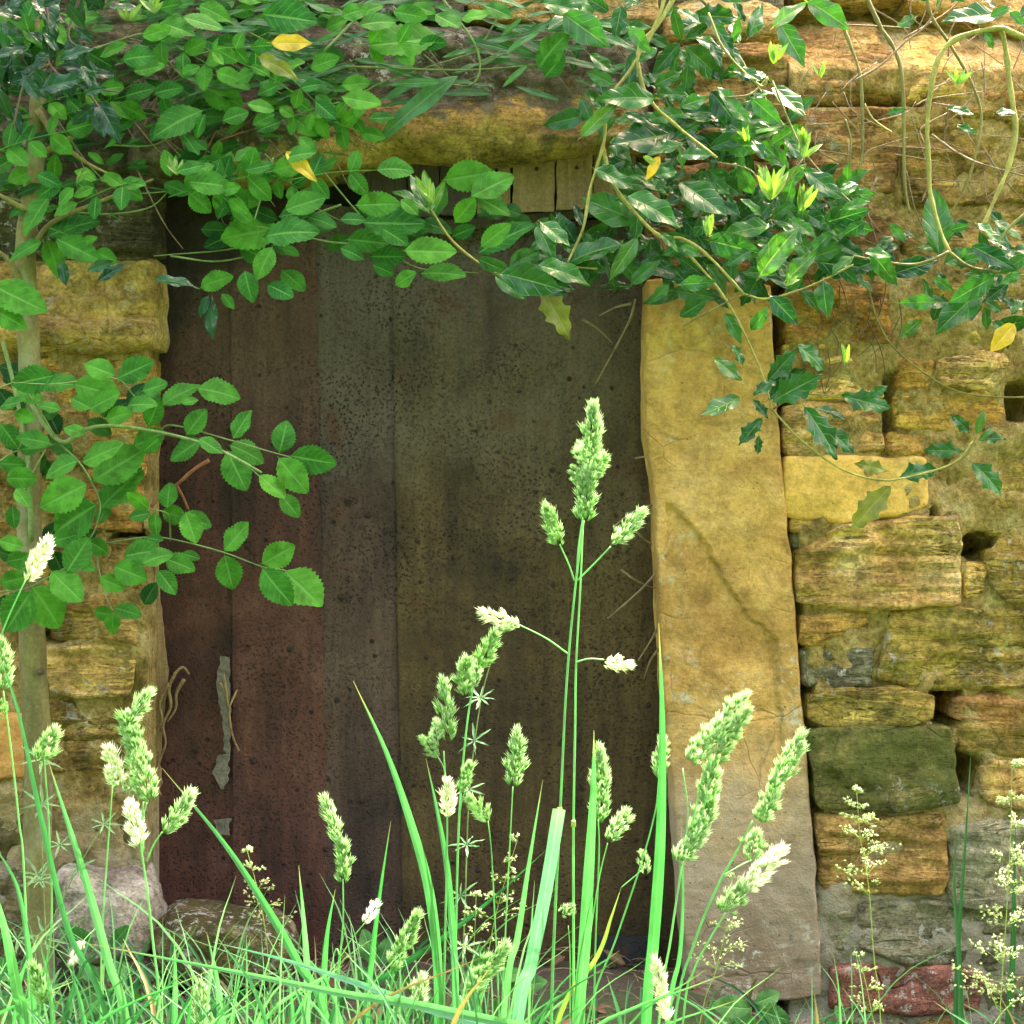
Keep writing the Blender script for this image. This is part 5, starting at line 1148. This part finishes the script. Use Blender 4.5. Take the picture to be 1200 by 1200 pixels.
def nettle(label, x, y0, y, leaves):
    b = W(x, 1215, y); b.z = ground_z(b.x, y); t = thing('nettle_plant', b, label, 'weed', 'low leafy weeds')
    m = MB(); top = W(x, y0, y); tube(m, [b, top], .0018, .0012, 5, 6); m.build('stem', GREENCANE, t)
    m = MB()
    for L in leaves: put(m, [L], y, 'rose', .85, .02, .4, .08)
    m.build('leaves', NETTLE, t)
nettle('jagged leaved nettle at the foot of the upright slab', 880, 1180, -.3, [(880, 1182, 835, 1178), (878, 1178, 856, 1206), (884, 1176, 916, 1164), (884, 1182, 925, 1196), (880, 1190, 880, 1220), (862, 1186, 840, 1204), (895, 1186, 905, 1212)])
nettle('small nettle just right of the slab foot', 985, 1188, -.3, [(985, 1196, 980, 1178), (985, 1198, 965, 1206), (986, 1198, 1006, 1208)])
nettle('broad leaved weed low between the tuft chain and the blue green blade', 572, 1110, -.5, [(574, 1150, 560, 1108), (580, 1150, 612, 1136), (570, 1160, 545, 1140), (590, 1160, 640, 1150), (580, 1170, 600, 1200), (560, 1170, 530, 1190)])
nettle('pale leaved weed left of the low green seed head', 440, 1110, -.5, [(440, 1130, 425, 1090), (445, 1130, 456, 1098), (440, 1140, 415, 1140), (450, 1150, 480, 1150), (440, 1150, 420, 1180), (455, 1160, 475, 1190)])
nettle('leafy weed at the foot of the pale lichened stone', 120, 1130, -.5, [(120, 1150, 90, 1130), (124, 1150, 150, 1128), (118, 1160, 80, 1180), (126, 1160, 170, 1170), (120, 1170, 120, 1210), (110, 1110, 70, 1090), (130, 1110, 150, 1085)])
nettle('crinkled weed in the bottom left corner', 15, 1140, -.6, [(15, 1150, -10, 1120), (20, 1150, 40, 1125), (12, 1165, -20, 1180), (22, 1165, 50, 1190), (15, 1170, 10, 1215)])

# ------------------------------------------------------------------ short grass and litter
def dens(px):
    if px < 260: return 1.0
    if px < 620: return .85
    if px < 700: return .35
    if px < 960: return .25
    return .2
mg = MB(); md = MB(); my = MB(); rg = random.Random(5)
n = 0
while n < 620:
    px = rg.uniform(-200, 1400)
    if rg.random() > dens(px): continue
    y = rg.uniform(-1.3, -.12); b = W(px, 600, y); b.z = ground_z(b.x, y) - .01; n += 1
    # height that brings the tip up to the photo's short grass line at that distance
    top = W(px, rg.gauss(1158 if px < 620 else 1192, 36), y).z; h = max(.05, top - b.z)
    lean = rg.gauss(0, .28) * min(h, .35); dy = rg.uniform(-.06, .06)
    P = [b, b + Vector((lean * .3, dy * .3, h * .5)), b + Vector((lean * .7, dy * .7, h * .85)), b + Vector((lean * 1.25, dy, h))]
    blade(mg if rg.random() < .6 else (md if rg.random() < .85 else my), P, rg.uniform(.002, .0068), n=4)
mt = MB(); n = 0
while n < 210:                       # thin pale culms standing above the turf
    px = rg.uniform(-150, 1350)
    if rg.random() > dens(px) * .9: continue
    y = rg.uniform(-1.25, -.5); b = W(px, 600, y); b.z = ground_z(b.x, y) - .01; n += 1
    top = W(px, rg.gauss(1118 if px < 620 else 1165, 42), y).z; h = max(.06, top - b.z); lean = rg.gauss(0, .22) * min(h, .4)
    blade(mt, [b, b + Vector((lean * .3, 0, h * .5)), b + Vector((lean * .7, .01, h * .85)), b + Vector((lean * 1.2, .02, h))], rg.uniform(.0014, .0034), n=4)
tag(mt.build('thin_pale_grass', STEM), kind='stuff')
tag(my.build('short_dry_grass', STRAW), kind='stuff'); tag(mg.build('short_grass', GRASS), kind='stuff'); tag(md.build('short_dark_grass', GRASS_DARK), kind='stuff')
ml = MB()
for i in range(700):
    x = rg.uniform(-1.5, 1.5); y = rg.uniform(-.45, .09); z = ground_z(x, y) + rg.uniform(.0, .02); a = rg.uniform(0, 6.28); l = rg.uniform(.03, .09)
    d = Vector((math.cos(a), math.sin(a), rg.uniform(-.1, .3))); tube(ml, [Vector((x, y, z)), Vector((x, y, z + .006)) + d * l * .5, Vector((x, y, z)) + d * l], rg.uniform(.0006, .0016), .0006, 3, 4)
tag(ml.build('twig_litter', TWIG), kind='stuff')
ml = MB()
for i in range(260):
    x = rg.uniform(-1.4, 1.4); y = rg.uniform(-.5, .08); z = ground_z(x, y) + rg.uniform(.005, .025); a = rg.uniform(0, 6.28); l = rg.uniform(.03, .055)
    leaf(ml, Vector((x, y, z)), Vector((x + math.cos(a) * l, y + math.sin(a) * l, z + rg.uniform(-.01, .02))), 'entire', 1, nrm=(rg.uniform(-.4, .4), rg.uniform(-.6, .2), 1))
tag(ml.build('leaf_litter', DEADLEAF), kind='stuff')

# ------------------------------------------------------------------ unseen trees behind the camera, added to darken reflections and block low sky
mw = MB(); rw = random.Random(21)
for k in range(9):
    cx, cy, cz, rr = -13 + k * 3.3 + rw.uniform(-.8, .8), -10 + rw.uniform(-1.5, 1.5), rw.uniform(3.5, 5.5), rw.uniform(2.3, 3.2)
    tube(mw, [Vector((cx, cy, -.1)), Vector((cx + .2, cy, cz * .5)), Vector((cx, cy, cz + 1))], .22, .08, 5, 8)
    for i in range(1500):
        v = Vector((rw.gauss(0, 1), rw.gauss(0, 1), rw.gauss(0, 1))).normalized() * rw.random() ** .35
        c = Vector((cx, cy, cz)) + Vector((v.x * rr, v.y * rr, v.z * (cz - .3))); d, a_, b_ = frame(Vector((rw.gauss(0, 1), rw.gauss(0, 1), rw.gauss(0, 1)))); q = rw.uniform(.14, .3)
        mw.add([c - a_ * q, c - b_ * q * .6, c + a_ * q, c + b_ * q * .6], [(0, 1, 2, 3)], [(0, .5, rw.random())] * 4)
tag(mw.build('unseen_woodland', ROSE_SHADE), kind='stuff')

# ------------------------------------------------------------------ light and camera
SUN = Vector((.30, .42, .86)).normalized()          # towards the sun: high, behind the wall, a little to the right
sd = bpy.data.lights.new('sun', 'SUN'); sd.energy = 2.0; sd.angle = math.radians(.53); sd.color = (1, .95, .85)
so = bpy.data.objects.new('sun', sd); COL.objects.link(so); so.rotation_euler = SUN.to_track_quat('Z', 'Y').to_euler(); so.location = SUN * 5
w = bpy.data.worlds.new('World'); scene.world = w; w.use_nodes = True; nt = w.node_tree
sky = nt.nodes.new('ShaderNodeTexSky'); sky.sky_type = 'NISHITA'; sky.sun_disc = False
sky.sun_elevation = math.asin(SUN.z); sky.sun_rotation = math.atan2(SUN.x, SUN.y)
sky.air_density = .6; sky.dust_density = 4.0; sky.ozone_density = .0
mx = nt.nodes.new('ShaderNodeMix'); mx.data_type = 'RGBA'; mx.blend_type = 'MULTIPLY'; mx.inputs[0].default_value = 1; mx.inputs[7].default_value = (1.25, .97, .82, 1)   # warm tint multiplied into the sky, in place of white balance
nt.links.new(sky.outputs[0], mx.inputs[6]); nt.links.new(mx.outputs[2], nt.nodes['Background'].inputs[0]); nt.nodes['Background'].inputs[1].default_value = .15
cd = bpy.data.cameras.new('camera'); cd.sensor_width = 36; cd.lens = 60; cd.clip_end = 500; cd.clip_start = .05
co = bpy.data.objects.new('camera', cd); COL.objects.link(co); co.location = (0, -CAMD, .9); co.rotation_euler = (math.radians(90), 0, 0); scene.camera = co
cd.dof.use_dof = False
vs_ = scene.view_settings; vs_.view_transform = 'Standard'; vs_.look = 'None'; vs_.gamma = 1; vs_.exposure = 3.92
scene.cycles.use_denoising = True
scene.cycles.max_bounces = 8
